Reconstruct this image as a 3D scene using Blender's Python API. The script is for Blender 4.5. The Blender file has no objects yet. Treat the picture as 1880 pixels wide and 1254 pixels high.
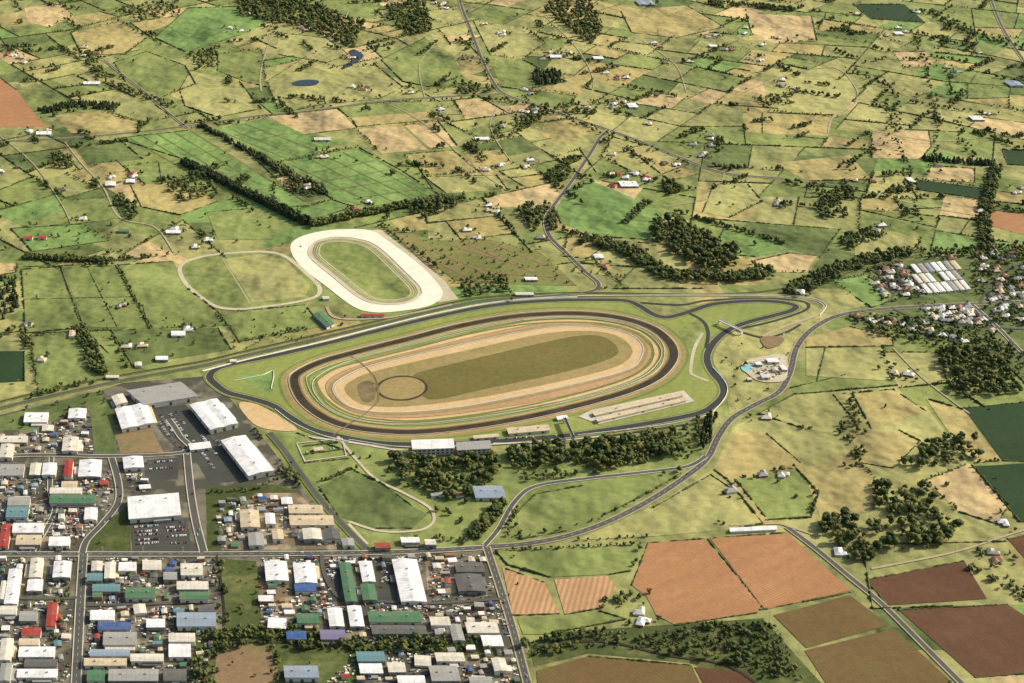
import bpy, math, random
import numpy as np
from mathutils import Vector
from mathutils.geometry import tessellate_polygon
random.seed(7); rng=np.random.default_rng(7)

# ---------------------------------------------------------------- survey
H=1350.0; PITCH=math.radians(27); F=2900.0
CP,SP=math.cos(PITCH),math.sin(PITCH)
def P(u,v,z=0.0):
    """map coordinates (metres) of a surveyed point standing at height z"""
    cx=(u-940)/F; cy=(627-v)/F
    t=(H-z)/(SP-cy*CP)
    return (t*cx, t*(CP+cy*SP))
def PP(s,z=0.0):
    a=[float(q) for q in s.replace(',',' ').split()]
    return [P(a[i],a[i+1],z) for i in range(0,len(a),2)]
scene=bpy.context.scene; col=scene.collection

# ---------------------------------------------------------------- materials
KG=1.24; KH=1.1
def lin(c): 
    c=c/255.0
    return c/12.92 if c<=0.04045 else ((c+0.055)/1.055)**2.4
def C(r,g,b,k=None):
    k=KH if k is None else k
    return (min(.85,lin(r)*k),min(.85,lin(g)*k),min(.85,lin(b)*k),1)
class NT:
    def __init__(s,name):
        m=bpy.data.materials.new(name); m.use_nodes=True; s.m=m; s.n=m.node_tree.nodes; s.l=m.node_tree.links
        s.b=s.n['Principled BSDF']; s.b.inputs['Roughness'].default_value=0.9
        s.b.inputs['Specular IOR Level'].default_value=0.15
        s.pos=s.n.new('ShaderNodeNewGeometry').outputs['Position']
    def noise(s,scale,detail=4,rough=.6,vec=None):
        n=s.n.new('ShaderNodeTexNoise'); n.inputs['Scale'].default_value=scale; n.inputs['Detail'].default_value=detail; n.inputs['Roughness'].default_value=rough
        s.l.new(vec or s.pos,n.inputs['Vector']); return n.outputs['Fac']
    def rng(s,src,a,b,c=0,d=1):
        n=s.n.new('ShaderNodeMapRange'); s.l.new(src,n.inputs[0])
        for i,v in enumerate((a,b,c,d)): n.inputs[i+1].default_value=v
        return n.outputs[0]
    def mix(s,f,a,b,mode='MIX'):
        n=s.n.new('ShaderNodeMix'); n.data_type='RGBA'; n.blend_type=mode
        for i,v in ((0,f),(6,a),(7,b)):
            if isinstance(v,(tuple,float,int)): n.inputs[i].default_value=v
            else: s.l.new(v,n.inputs[i])
        return n.outputs[2]
    def math(s,op,a,b=0.0):
        n=s.n.new('ShaderNodeMath'); n.operation=op
        for i,v in enumerate((a,b)):
            if isinstance(v,(float,int)): n.inputs[i].default_value=v
            else: s.l.new(v,n.inputs[i])
        return n.outputs[0]
    def rot(s,ang):
        n=s.n.new('ShaderNodeMapping'); n.inputs['Rotation'].default_value=(0,0,ang); s.l.new(s.pos,n.inputs[0]); return n.outputs[0]
    def wave(s,vec,scale,dist=0.6):
        n=s.n.new('ShaderNodeTexWave'); n.inputs['Scale'].default_value=scale; n.inputs['Distortion'].default_value=dist; n.inputs['Detail'].default_value=1
        s.l.new(vec,n.inputs[0]); return n.outputs['Fac']
    def bump(s,h,dist,strength=1.0):
        n=s.n.new('ShaderNodeBump'); n.inputs['Distance'].default_value=dist; n.inputs['Strength'].default_value=strength
        s.l.new(h,n.inputs['Height']); s.l.new(n.outputs[0],s.b.inputs['Normal'])
    def out(s,c):
        if isinstance(c,tuple): s.b.inputs['Base Color'].default_value=c
        else: s.l.new(c,s.b.inputs['Base Color'])
        return s.m
def sc(c,k): return (min(1,c[0]*k),min(1,c[1]*k),min(1,c[2]*k),1)

def mute(rgb,a):
    l=.3*rgb[0]+.59*rgb[1]+.11*rgb[2]; return tuple(q*(1-a)+l*a for q in rgb)
def grass(name,rgb,dry=(158,144,96),dryamt=.35,dark=.74,relief=14,rows=None,k=None):
    k=k or KG
    if relief: rgb=mute(rgb,.06); dry=mute(dry,.06)
    t=NT(name); base=C(*rgb,k)
    n1=t.rng(t.noise(.006,5,.6),.34,.66); c=t.mix(n1,sc(base,dark+.1),sc(base,1.1))
    n2=t.rng(t.noise(.012,7,.66),.52,.78); c=t.mix(t.math('MULTIPLY',n2,dryamt),c,C(*dry,k))
    n3=t.rng(t.noise(.09,6,.75),.32,.68,dark,1.1); 
    n4=t.rng(t.noise(.6,3,.7),.3,.7,.86,1.1)
    m=t.math('MULTIPLY',n3,n4); g=t.n.new('ShaderNodeCombineColor')
    for i in range(3): t.l.new(m,g.inputs[i])
    c=t.mix(1.0,c,g.outputs[0],'MULTIPLY')
    if rows is not None:
        w=t.wave(t.rot(rows[0]),.314/rows[1],1.2); wv=t.rng(w,.2,.8,0,rows[2]); c=t.mix(wv,c,sc(base,.45))
        w=t.wave(t.rot(rows[0]),.314/(rows[1]*7.3),3); wv=t.rng(w,.5,.9,0,rows[2]*.5); c=t.mix(wv,c,sc(base,.6))
    if relief: t.bump(t.noise(.0035,4,.5),relief*6,1.0)
    return t.out(c)
M={}
M['g0']=grass('countryside_grass',(130,132,78))
M['g1']=grass('pasture_light',(148,146,88),dryamt=.3)
M['g2']=grass('pasture_mid',(116,127,68))
M['g3']=grass('pasture_dark',(90,104,56),dryamt=.25)
M['g5']=grass('rough_scrub_grass',(82,92,50),dryamt=.5,dark=.55,relief=0)
M['g4']=grass('pasture_fresh',(108,134,70),dryamt=.15)
M['y1']=grass('pasture_dry',(178,156,108),dryamt=.35,dry=(148,140,86))
M['y2']=grass('pasture_olive',(156,143,88))
M['d1']=grass('crop_dark',(46,68,40),dryamt=.05,relief=0,rows=(.5,5,.2),dry=(80,90,60),k=1.1)
M['b1']=grass('soil_orange',(166,122,84),dry=(180,140,102),dryamt=.4,dark=.82,relief=0,rows=(.95,4.5,.3),k=1.08)
M['b4']=grass('soil_orange_ridged',(182,144,104),dry=(202,168,128),dryamt=.4,dark=.84,relief=0,rows=(.2,8,.5),k=1.1)
M['b2']=grass('soil_dark_red',(98,70,50),dry=(114,86,62),dryamt=.6,dark=.78,relief=0,rows=(-.6,5,.25),k=1.08)
M['b3']=grass('soil_olive',(110,90,56),dry=(100,100,56),dryamt=.9,dark=.8,relief=0,rows=(-.6,5,.2),k=1.08)
M['b5']=grass('rough_ground_brown',(136,114,84),dry=(96,104,60),dryamt=.9,relief=0,k=1.1)
M['scrub']=grass('scrubby_paddock',(116,119,66),dry=(146,116,86),dryamt=.9,dark=.66,relief=0)
M['turf']=grass('race_turf',(124,133,70),dryamt=.35,dark=.82,relief=0,rows=(.25,22,.1),dry=(150,140,88))
M['turf2']=grass('course_turf_deep',(106,115,60),dryamt=.5,dark=.78,relief=0,dry=(134,122,78))  # deeper green turf tone for verges and bands along the tracks
M['tan']=grass('dry_turf',(184,158,114),dry=(148,134,86),dryamt=.6,dark=.84,relief=0)
M['tan2']=grass('worn_turf',(142,126,82),dry=(114,110,60),dryamt=.9,dark=.76,relief=0)
M['tan3']=grass('pinkish_worn_turf',(164,134,98),dry=(134,118,76),dryamt=.8,dark=.8,relief=0)
M['infield']=grass('infield_turf',(106,100,54),dry=(112,88,54),dryamt=.8,dark=.76,relief=0,k=1.15)
def hard(name,rgb,var=.25,patch=None,scale=.03,k=None):
    t=NT(name); b=C(*rgb,k); c=t.mix(t.rng(t.noise(scale,5,.65),.35,.65),sc(b,1-var),sc(b,1+var))
    if patch: c=t.mix(t.rng(t.noise(.018,3,.5),.48,.54),c,C(*patch,k))
    c=t.mix(t.rng(t.noise(.5,3,.7),.3,.75,0,.35),c,sc(b,.6)); t.b.inputs['Roughness'].default_value=.85
    return t.out(c)
M['road']=hard('asphalt_road',(84,84,77),.12)
M['circuit']=hard('circuit_asphalt',(60,62,58),.1)
M['lot']=hard('car_park_asphalt',(72,73,66),.15)
M['yard']=hard('industrial_yard',(112,107,90),.4,patch=(72,72,60))
M['yard2']=hard('gravel_yard',(150,134,108),.35,patch=(108,98,76),scale=.06)
M['cinder']=hard('dark_cinder_track',(64,56,44),.3,k=.95)
M['worn']=hard('worn_brown_line',(118,104,74),.3)
M['gravel']=hard('pale_gravel_path',(164,152,122),.15)
M['limestone']=hard('white_limestone_track',(230,220,198),.1,k=1.05,scale=.05)
M['sand']=hard('pale_sand_track',(184,174,146),.14)
M['concrete']=hard('pale_concrete',(188,180,160),.15)
def plain(name,rgb,rough=.6,noise=.12,k=None):
    t=NT(name); b=C(*rgb,k); c=t.mix(t.rng(t.noise(.35,4,.6),.3,.7),sc(b,1-noise),sc(b,1+noise*.6)); t.b.inputs['Roughness'].default_value=rough
    return t.out(c)
M['white']=plain('white_paint',(236,230,214))
M['marking']=plain('road_paint',(205,205,195))
t=NT('pond_water'); t.b.inputs['Roughness'].default_value=.08; M['water']=t.out((.02,.035,.045,1))
def roofm(name,rgb,strip=.25):
    t=NT(name); b=C(*rgb)
    uv=t.n.new('ShaderNodeUVMap').outputs[0]
    w=t.n.new('ShaderNodeTexWave'); w.inputs['Scale'].default_value=.314/6.0; w.inputs['Distortion'].default_value=0; t.l.new(uv,w.inputs[0])
    c=t.mix(t.rng(w.outputs['Fac'],.82,.95,0,strip),b,sc(b,.55))
    w2=t.n.new('ShaderNodeTexWave'); w2.inputs['Scale'].default_value=.314/1.1; w2.inputs['Distortion'].default_value=0; t.l.new(uv,w2.inputs[0])
    c=t.mix(t.math('MULTIPLY',w2.outputs['Fac'],.22),c,sc(b,.6))
    c=t.mix(t.rng(t.noise(.08,5,.7),.42,.78,0,.6),c,C(130,118,98)); t.b.inputs['Roughness'].default_value=.55
    return t.out(c)
ROOF={'w':(250,242,224),'l':(210,204,186),'s':(154,154,148),'k':(92,94,90),'g':(74,116,84),'r':(158,56,48),'b':(58,90,142),'t':(96,134,138),'o':(154,106,80),'n':(200,184,152),'p':(118,112,144),'e':(138,154,168)}
RM={k:roofm('roof_metal_'+n,v) for (k,v),n in zip(ROOF.items(),['white','pale_grey','grey','charcoal','green','red','blue','teal','rust','beige','purple','steel_blue'])}
RN=dict(zip(ROOF,['white','pale grey','grey','charcoal','green','red','blue','teal','rust brown','beige','purple-grey','steel blue']))
M['wall_l']=plain('wall_pale',(205,200,182),.8)
M['wall_g']=plain('wall_grey',(140,138,128),.8)
M['wall_b']=plain('wall_brick',(150,108,84),.85)
M['door']=plain('roller_door_paint',(88,92,94),.5)
M['glass']=plain('dark_glass',(46,54,62),.15,.1)
def leaf(name,rgb,light,k=1.1):
    t=NT(name); a=C(*rgb,k); b=C(*light,k)
    c=t.mix(t.rng(t.noise(.055,3,.6),.36,.66),a,b); c=t.mix(t.rng(t.noise(.9,2,.6),.35,.7,0,.5),c,sc(a,.5))
    t.b.inputs['Roughness'].default_value=.8; return t.out(c)
M['leaf']=leaf('foliage_broadleaf',(64,78,40),(104,108,58))
M['leafd']=leaf('foliage_conifer',(44,58,38),(72,82,48))
M['hedge']=leaf('foliage_hedge',(58,72,42),(88,94,54))
M['bark']=plain('bark',(96,80,62),.95)

# ---------------------------------------------------------------- mesh helpers
def pymesh(name,v,f,mats,mi=None,uvs=None):
    me=bpy.data.meshes.new(name); me.from_pydata(v,[],f)
    for m in (mats if isinstance(mats,list) else [mats]): me.materials.append(m)
    if mi is not None: me.polygons.foreach_set('material_index',mi)
    if uvs is not None:
        ul=me.uv_layers.new(name='UVMap'); ul.data.foreach_set('uv',[c for i in [l.vertex_index for l in me.loops] for c in uvs[i]])
    me.update(); return me
def trimesh(name,V,T,mats,mi=None,smooth=False):
    me=bpy.data.meshes.new(name); V=np.asarray(V,np.float32); T=np.asarray(T,np.int32)
    me.vertices.add(len(V)); me.vertices.foreach_set('co',V.ravel())
    me.loops.add(len(T)*3); me.loops.foreach_set('vertex_index',T.ravel())
    me.polygons.add(len(T)); me.polygons.foreach_set('loop_start',np.arange(0,len(T)*3,3,dtype=np.int32))
    try: me.polygons.foreach_set('loop_total',np.full(len(T),3,np.int32))
    except Exception: pass
    for m in (mats if isinstance(mats,list) else [mats]): me.materials.append(m)
    if mi is not None: me.polygons.foreach_set('material_index',np.asarray(mi,np.int32))
    me.update(calc_edges=True); me.validate()
    return me
def obj(name,me,loc=(0,0,0),parent=None,**props):
    o=bpy.data.objects.new(name,me); o.location=loc
    if parent: o.parent=parent
    for k,v in props.items(): o[k]=v
    col.objects.link(o); return o
SHEETS=[]
def sheet(name,pts,z,mat,label,smooth=0):
    if smooth: pts=catmull(pts,smooth,True)
    c=np.mean(np.array(pts),0); vs=[Vector((x-c[0],y-c[1],0)) for x,y in pts]
    tr=tessellate_polygon([vs]); 
    f=[]
    for a in tr:
        p,q,r=[vs[i] for i in a]
        f.append(a if (q-p).cross(r-p).z>0 else (a[0],a[2],a[1]))
    me=pymesh(name,[tuple(v) for v in vs],f,mat)
    o=obj(name,me,(c[0],c[1],z),kind='structure',label=label)
    a=np.array(pts); SHEETS.append((a,z,a[:,0].min(),a[:,0].max(),a[:,1].min(),a[:,1].max())); return o
def catmull(pts,n=6,closed=False):
    p=np.array(pts,float); N=len(p); out=[]
    for i in range(N if closed else N-1):
        if closed: a,b,c,d=p[(i-1)%N],p[i],p[(i+1)%N],p[(i+2)%N]
        else: a,b,c,d=p[max(i-1,0)],p[i],p[i+1],p[min(i+2,N-1)]
        for k in range(n):
            t=k/n; out.append(.5*((2*b)+(-a+c)*t+(2*a-5*b+4*c-d)*t*t+(-a+3*b-3*c+d)*t**3))
    if not closed: out.append(p[-1])
    return [tuple(q) for q in out]
def offs(pts,closed):
    p=np.array(pts); 
    if closed: tg=np.roll(p,-1,0)-np.roll(p,1,0)
    else: tg=np.gradient(p,axis=0)
    tg/=np.linalg.norm(tg,axis=1)[:,None]+1e-9
    return np.stack([-tg[:,1],tg[:,0]],1)
def offset_line(pts,d,closed=False): return [tuple(q) for q in np.array(pts)+offs(pts,closed)*d]
def ribbon(name,pts,w,z,mat,label,closed=False,kind='structure'):
    p=np.array(pts); c=p.mean(0); n=offs(pts,closed); L=p+n*w/2-c; R=p-n*w/2-c; N=len(p)
    v=[(a[0],a[1],0) for a in L]+[(a[0],a[1],0) for a in R]
    f=[(i+N,(i+1)%N+N,(i+1)%N,i) for i in range(N if closed else N-1)]
    return obj(name,pymesh(name,v,f,mat),(c[0],c[1],z),kind=kind,label=label)
def wallrun(name,pts,w,h,z,mat,label,cat,closed=False,posts=0,group=None):
    p=np.array(pts); c=p.mean(0); n=offs(pts,closed); N=len(p); v=[];f=[]
    z0=0 if not posts else h*.45
    for s,zz in ((1,z0),(1,h),(-1,h),(-1,z0)):
        v+=[(a[0],a[1],zz) for a in (p+n*w/2*s-c)]
    for i in range(N if closed else N-1):
        j=(i+1)%N
        for k in range(4):
            k2=(k+1)%4; f.append((k*N+i,k2*N+i,k2*N+j,k*N+j))
    if posts:
        d=0
        for i in range(N if closed else N-1):
            a=p[i]-c;b=p[(i+1)%N]-c; L=np.linalg.norm(b-a); 
            while d<L:
                q=a+(b-a)*d/L; s=.1; k=len(v)
                v+=[(q[0]+dx*s,q[1]+dy*s,zz) for zz in (0,h*.5) for dx,dy in ((-1,-1),(1,-1),(1,1),(-1,1))]
                f+=[(k,k+1,k+5,k+4),(k+1,k+2,k+6,k+5),(k+2,k+3,k+7,k+6),(k+3,k,k+4,k+7)]; d+=posts
            d-=L
    o=obj(name,pymesh(name,v,f,mat),(c[0],c[1],z),label=label,category=cat)
    if group:o['group']=group
    return o
def inpoly(pt,poly):
    x,y=pt; r=False; n=len(poly); j=n-1
    for i in range(n):
        xi,yi=poly[i]; xj,yj=poly[j]
        if (yi>y)!=(yj>y) and x<(xj-xi)*(y-yi)/(yj-yi)+xi: r=not r
        j=i
    return r
def topz(x,y):
    z=0.02
    for p,zz,x0,x1,y0,y1 in SHEETS:
        if zz>z and x0<x<x1 and y0<y<y1 and inpoly((x,y),p): z=zz
    return z
def covered(x,y):
    for p,zz,x0,x1,y0,y1 in SHEETS:
        if x0<x<x1 and y0<y<y1 and inpoly((x,y),p): return True
    return False

# ---------------------------------------------------------------- ground
g=pymesh('ground',[(-32000,-6000,0),(32000,-6000,0),(32000,45000,0),(-32000,45000,0)],[(0,1,2,3)],M['g0'])
obj('ground',g,kind='structure',label='rolling green and straw coloured farmland')
ZC=[0.06]
def nz(d=.005): ZC[0]+=d; return ZC[0]
ZONES=[('yard','0,1022 900,1012 925,1090 965,1254 975,1290 -60,1290 -60,1022','industrial estate yards of concrete and asphalt'),
('yard','-60,775 0,762 200,712 225,703 385,690 430,740 520,850 600,955 665,1012 -60,1016','industrial estate yards of concrete and asphalt'),
('g3','-60,775 0,765 190,716 205,830 165,835 60,800 -60,820','rough grass beside the industrial estate'),
('yard','0,790 55,790 165,745 175,840 0,840','small industrial yards'),
('g5','160,1010 170,985 215,945 238,925 240,1012','grass verge'),
('g5','405,1026 470,1030 478,1085 480,1150 415,1160','empty scrubby lot'),
('g5','360,1165 560,1150 660,1178 905,1172 925,1210 700,1200 650,1254 500,1290 345,1290','rough grass along the stream'),
('b5','398,1195 440,1182 495,1188 510,1230 500,1290 390,1290','bare brown clay ground'),
('g3','185,735 205,735 215,835 195,838','grass strip'),
('yard2','395,905 470,900 545,905 640,985 655,1008 400,1010','gravel storage yards'),
('g5','378,895 470,890 520,890 545,905 470,905 415,955 405,1010 380,1010','grass strip with drain'),
('lot','268,752 340,742 392,802 425,832 462,880 385,890 362,850 330,830 300,800','asphalt car park'),
('lot','238,957 342,950 352,1008 243,1012','asphalt car park'),
('lot','262,845 330,840 326,880 268,882','asphalt car park'),
('lot','590,1026 622,1026 628,1105 595,1105','asphalt yard'),
('lot','690,1026 726,1026 730,1110 694,1108','asphalt yard'),
('yard2','475,1070 535,1070 540,1150 480,1150','gravel yard'),
('yard2','780,1022 832,1022 838,1088 785,1090','gravel yard'),
('yard2','30,925 85,925 90,1005 20,1008','gravel yard'),
('b5','210,790 275,780 300,830 222,832','bare ground'),
('g2','620,1010 600,955 520,850 490,795 560,795 700,825 760,835 900,830 1060,815 1240,790 1310,770 1300,840 1260,870 1180,915 1090,965 1000,992 890,1002 700,1008','park grass below the course'),
('g1','1300,560 1470,535 1560,570 1490,610 1460,650 1450,700 1400,735 1340,760 1330,700 1300,650','grass beside the circuit'),
('g1','1310,860 1345,785 1440,735 1700,745 1860,960 1500,1000 1440,965 1200,985 1060,990 1200,930','pasture east of the course'),
('g5','1040,1160 1400,1135 1540,1290 1400,1290 1270,1218 1080,1200 980,1225 970,1180','rough grass along the stream'),
('g3','1590,500 1650,478 1790,470 1930,455 1930,720 1780,640 1620,600 1590,540','leafy town gardens'),
('yard','1600,490 1655,480 1690,530 1640,545','storage yard beside the town'),
]
for m,s,l in ZONES: sheet('ground_area' if m not in('lot',) else 'car_park',PP(s),nz(),M[m],l)

FIELDS='''y1|45,15 110,5 135,30 90,50 50,40
g4|285,70 345,15 440,12 500,40 440,65 340,95
g2|210,115 270,95 340,120 360,155 300,178 230,150
g1|350,130 440,150 480,200 400,215 340,195 330,165
g2|400,100 480,90 490,160 450,150 400,130
g1|490,150 560,105 620,125 690,120 740,160 700,180 560,195 510,200
g1|510,60 600,70 640,100 600,115 510,100
b1|-30,120 30,165 60,205 85,232 -30,235
y2|100,212 190,205 260,225 250,240 130,245
g2|590,0 700,0 690,35 640,30 600,20
g2|700,110 780,70 830,100 850,140 790,160 740,150
y2|130,60 220,40 270,70 230,100 150,100
g1|870,40 960,50 1000,80 960,110 900,100
g2|900,110 960,110 1040,150 960,165 920,160
y2|1140,20 1260,10 1330,50 1240,70 1160,60
y1|1370,25 1490,30 1500,75 1420,80 1380,60
d1|1565,8 1660,8 1700,42 1600,35
y1|1640,95 1700,95 1715,120 1660,125
g1|1400,150 1560,135 1570,180 1540,215 1420,205
y2|1400,207 1530,212 1520,250 1400,245
y1|1600,245 1705,240 1710,270 1690,292 1600,290
g4|215,254 345,240 568,378 530,380 400,312 330,290
g3|130,262 220,256 262,292 160,302
g4|395,237 480,218 640,262 510,297
y1|490,214 618,200 655,235 560,247
g2|620,198 700,188 770,185 785,205 640,215
y2|645,217 785,208 800,220 655,233
y1|655,237 738,232 785,275 700,282
y1|742,230 805,223 840,268 790,273
g4|515,300 660,272 735,312 810,360 690,378 610,365 560,330
g4|545,385 610,367 650,380 575,403
y2|740,284 832,276 882,316 790,322
g1|780,325 912,322 932,348 820,355
y2|850,278 920,275 940,302 870,305
y2|1000,225 1080,215 1095,240 1040,265 990,250
g1|1125,252 1190,268 1265,302 1190,330 1130,300 1105,288
g4|1040,345 1080,330 1130,350 1220,390 1190,440 1100,435 1030,410 1022,388
y2|1150,270 1200,280 1280,320 1230,332
g1|1310,340 1370,335 1400,370 1340,400 1290,390
y2|1420,300 1560,285 1600,330 1480,332
g4|1330,420 1430,442 1450,460 1370,475 1320,440
y1|1380,480 1450,465 1500,470 1480,500 1420,500
g1|1565,432 1640,425 1690,440 1680,460 1570,470
y1|1710,305 1790,310 1790,335 1700,330
d1|1685,330 1812,346 1805,366 1680,348
d1|1840,275 1910,275 1910,306 1850,302
b1|1815,385 1910,398 1910,440 1820,415
g4|1530,515 1590,505 1620,530 1660,545 1600,565 1570,545
g2|40,495 112,490 150,602 48,612
g2|115,490 212,487 262,560 272,603 155,600
g2|216,487 318,480 345,530 400,572 420,598 277,603
g2|425,605 395,575 440,572 560,560 592,600 440,628
g2|55,617 200,606 242,680 70,722
g3|205,607 400,602 425,642 300,662 246,676
y1|-30,480 30,485 30,500 -30,510
g4|20,420 150,412 200,442 60,462
g2|110,370 205,362 225,400 130,412
y2|240,340 330,335 400,370 330,395 260,380
g2|380,390 470,382 540,415 500,440 400,440
scrub|690,410 800,442 900,440 990,462 1060,525 870,520 835,515 750,450
d1|-30,645 45,645 45,700 -30,705
g3|585,893 650,864 700,887 758,930 785,945 758,970 690,970 622,948
g2|948,942 985,907 1070,892 1180,877 1252,868 1200,900 1110,945 1040,975 955,990
g1|1462,722 1530,725 1558,760 1540,800 1470,785 1392,760
y2|1345,792 1400,790 1470,850 1502,900 1490,950 1400,960 1335,880 1310,862
g2|1350,880 1460,860 1502,900 1488,950 1410,955
g1|1060,992 1200,932 1305,872 1350,902 1400,962 1340,972 1200,985
y2|1565,722 1640,715 1700,755 1600,787
y2|1475,862 1560,830 1620,892 1600,940 1505,950
y2|1560,795 1650,790 1690,810 1640,860 1580,850
d1|1770,750 1930,733 1930,848 1840,846
y1|1700,882 1780,852 1852,930 1830,962 1760,940
d1|1787,857 1930,848 1930,958 1872,958
y2|1700,732 1768,752 1838,846 1790,850 1760,820
g1|1480,640 1620,640 1640,700 1480,690
y2|1480,620 1560,600 1640,620 1640,635 1480,638
b1|1190,997 1292,990 1398,1110 1390,1125 1240,1148 1205,1130 1187,1095 1160,1075
b1|1303,988 1447,980 1562,1085 1405,1120
b4|922,1042 1000,1070 1027,1127 942,1130
b4|1018,1065 1115,1058 1132,1080 1100,1117 1037,1129
b2|1590,1065 1770,1030 1812,1100 1630,1112
b2|1650,1120 1850,1110 1910,1150 1910,1235 1790,1244
b3|1420,1130 1560,1093 1632,1148 1480,1190
b3|1477,1195 1642,1155 1745,1250 1745,1290 1540,1290
b3|985,1232 1080,1205 1270,1222 1300,1290 990,1290
b2|1275,1225 1370,1235 1420,1290 1310,1290
b2|1850,990 1920,975 1920,1070
g2|910,1012 1178,1000 1160,1048 1120,1055 1010,1060 932,1037
g2|950,1137 1100,1122 1150,1137 1000,1165 960,1165'''
NAMES={'g':'green pasture','y':'straw coloured dry pasture','b':'ploughed bare soil field','d':'dark green crop field','t':'turf','s':'scrubby weedy paddock'}
FP=[]
for ln in FIELDS.split('\n'):
    k,s=ln.split('|'); pts=PP(s); FP.append((k,pts)); sheet('field',pts,nz(),M[k],NAMES[k[0]])

# ---------------------------------------------------------------- race course
A={}
A['circ']=catmull(PP('385,692 400,677 440,666 500,654 600,631 700,606 800,582 900,562 1000,553 1100,551 1150,553 1175,563 1200,578 1225,583 1262,574 1310,559 1380,553 1430,555 1460,562 1452,571 1420,580 1370,593 1335,608 1310,630 1298,655 1305,680 1325,705 1328,725 1310,745 1280,760 1200,776 1100,792 1040,800 950,808 850,814 740,816 680,812 620,801 570,788 530,765 500,745 460,732 420,722 398,708'),8,True)
A['dark']=catmull(PP('540,700 550,684 590,665 650,648 750,623 850,598 950,581 1050,576 1130,583 1190,600 1222,622 1236,645 1231,668 1205,695 1150,720 1050,748 950,770 850,786 760,794 690,791 630,781 586,762 553,733'),8,True)
A['tan']=catmull(PP('580,712 594,690 650,665 750,639 900,603 1000,587 1080,586 1150,595 1200,619 1214,648 1196,684 1120,715 1000,744 850,768 740,777 658,769 605,746'),8,True)
A['band']=catmull(PP('598,713 613,691 668,669 750,648 900,612 1000,594 1080,592 1145,601 1188,622 1200,648 1184,678 1110,708 1000,735 850,759 740,768 662,761 617,740'),8,True)
A['sand']=catmull(PP('615,714 643,690 700,669 850,634 1000,604 1080,601 1140,610 1173,631 1174,655 1150,678 1060,703 900,737 790,753 700,756 642,745'),8,True)
A['inner']=catmull(PP('632,714 657,693 712,676 850,645 1000,613 1080,608 1130,616 1158,636 1158,655 1130,674 1050,696 900,727 790,743 705,748 657,740'),8,True)
A['infield']=PP('758,690 800,676 900,652 1000,629 1060,617 1105,618 1132,636 1131,653 1085,671 1000,692 900,713 800,734 772,722 783,705')
sheet('track_infield',A['circ'],nz(),M['turf'],'mown turf inside the motor circuit')
sheet('track_infield',A['dark'],nz(),M['turf'],'turf inside the dark training track')
sheet('track_infield',A['tan'],nz(),M['tan'],'dry straw coloured turf ring')
sheet('track_infield',A['band'],nz(),M['tan3'],'pinkish brown worn turf ring')
sheet('track_infield',A['sand'],nz(),M['tan'],'dry straw coloured turf ring')
sheet('track_infield',A['inner'],nz(),M['tan2'],'worn inner turf oval')
sheet('track_infield',A['infield'],nz(),M['infield'],'brownish green infield',smooth=6)
sheet('track_infield',PP('656,708 680,700 690,722 682,738 664,736'),nz(),M['worn'],'worn weedy patch',smooth=3)
sheet('track_infield',PP('438,742 470,742 520,768 545,790 500,790 465,778'),nz(),M['tan'],'sandy bank',smooth=4)
sheet('track_infield',PP('435,690 502,683 503,722 470,712'),nz(),M['g4'],'green triangle of grass')
sheet('track_infield',PP('1262,595 1300,580 1310,592 1280,640 1262,640 1245,610'),nz(),M['g2'],'green triangle of grass')
for d_,w_,m in ((-13,5,'tan3'),(-24,7,'turf2'),(-38,6,'turf2'),(12,5,'tan3'),(18,6,'tan2'),(26,5,'turf2')):
    ribbon('turf_band',offset_line(A['dark'],d_,True),w_,nz(),M[m],'mown turf band along the track',True)
ribbon('turf_band',offset_line(A['sand'],10,True),6,nz(),M['tan2'],'greenish worn band',True)
wo=PP('533,455 548,437 590,425 640,421 682,424 706,438 765,482 803,520 812,543 790,561 740,571 690,574 650,564 600,527 550,487')
sheet('paved_apron',PP('670,423 700,422 770,478 815,515 842,550 805,556'),nz(),M['sand'],'pale gravel apron')
sheet('trotting_track',wo,nz(),M['limestone'],'white limestone trotting track',smooth=6)
wi=PP('566,460 577,444 615,436 657,439 695,453 745,499 774,530 769,548 738,559 694,559 658,547 608,507 571,476')
WI=catmull(wi,6,True); WO=catmull(wo,6,True)
sheet('trotting_infield',WI,nz(),M['g2'],'green trotting infield')
for d_,w_,m in ((-5,9,'sand'),(-13,2,'gravel'),(-18,1.5,'sand'),(-23,2.5,'sand')):
    ribbon('trotting_track_lane',offset_line(WI,d_,True),w_,nz(),M[m],'grey sand racing lane',True)
wallrun('running_rail',offset_line(WI,-1,True),.5,1.2,ZC[0],M['white'],'white running rail round the trotting infield','rail',True,8,'running rails')
so=catmull(PP('330,497 340,482 380,470 440,464 490,463 525,472 560,500 585,525 583,543 550,554 490,563 440,568 400,564 370,547 342,522'),8,True)
sheet('training_infield',so,nz(),M['g2'],'green infield of the sand training track')
sheet('training_infield',PP('412,476 480,467 525,478 570,525 560,545 464,556'),nz(),M['g1'],'yellowish half of training infield')
ribbon('training_track',so,9,nz(),M['sand'],'pale sand training track',True)
ribbon('path',PP('408,474 460,558'),2.5,nz(),M['gravel'],'pale path')
for s in ('760,445 900,505','720,425 800,500','820,448 930,480','850,445 980,500','900,445 1010,490','780,470 860,510','880,500 1040,510'):
    ribbon('bare_strip',catmull(PP(s),3),7,nz(),M['b5'],'bare reddish strip of old paddock track')
ZR=ZC[0]
ROADS=[]
def road(s,w,mat='road',label='asphalt road',name='road',n=8,raw=None,verge=True,closed=False):
    pts=raw or catmull(PP(s),n,closed)
    if verge: ribbon('verge',pts,w+(3.0 if verge=='c' else 4),nz(),M['gravel'] if verge=='g' else M['concrete'] if verge=='c' else M['turf2'],'verge beside the road',closed)
    r=ribbon(name,pts,w,nz(),M[mat],label,closed); ROADS.append((np.array(pts),w)); return pts
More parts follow.
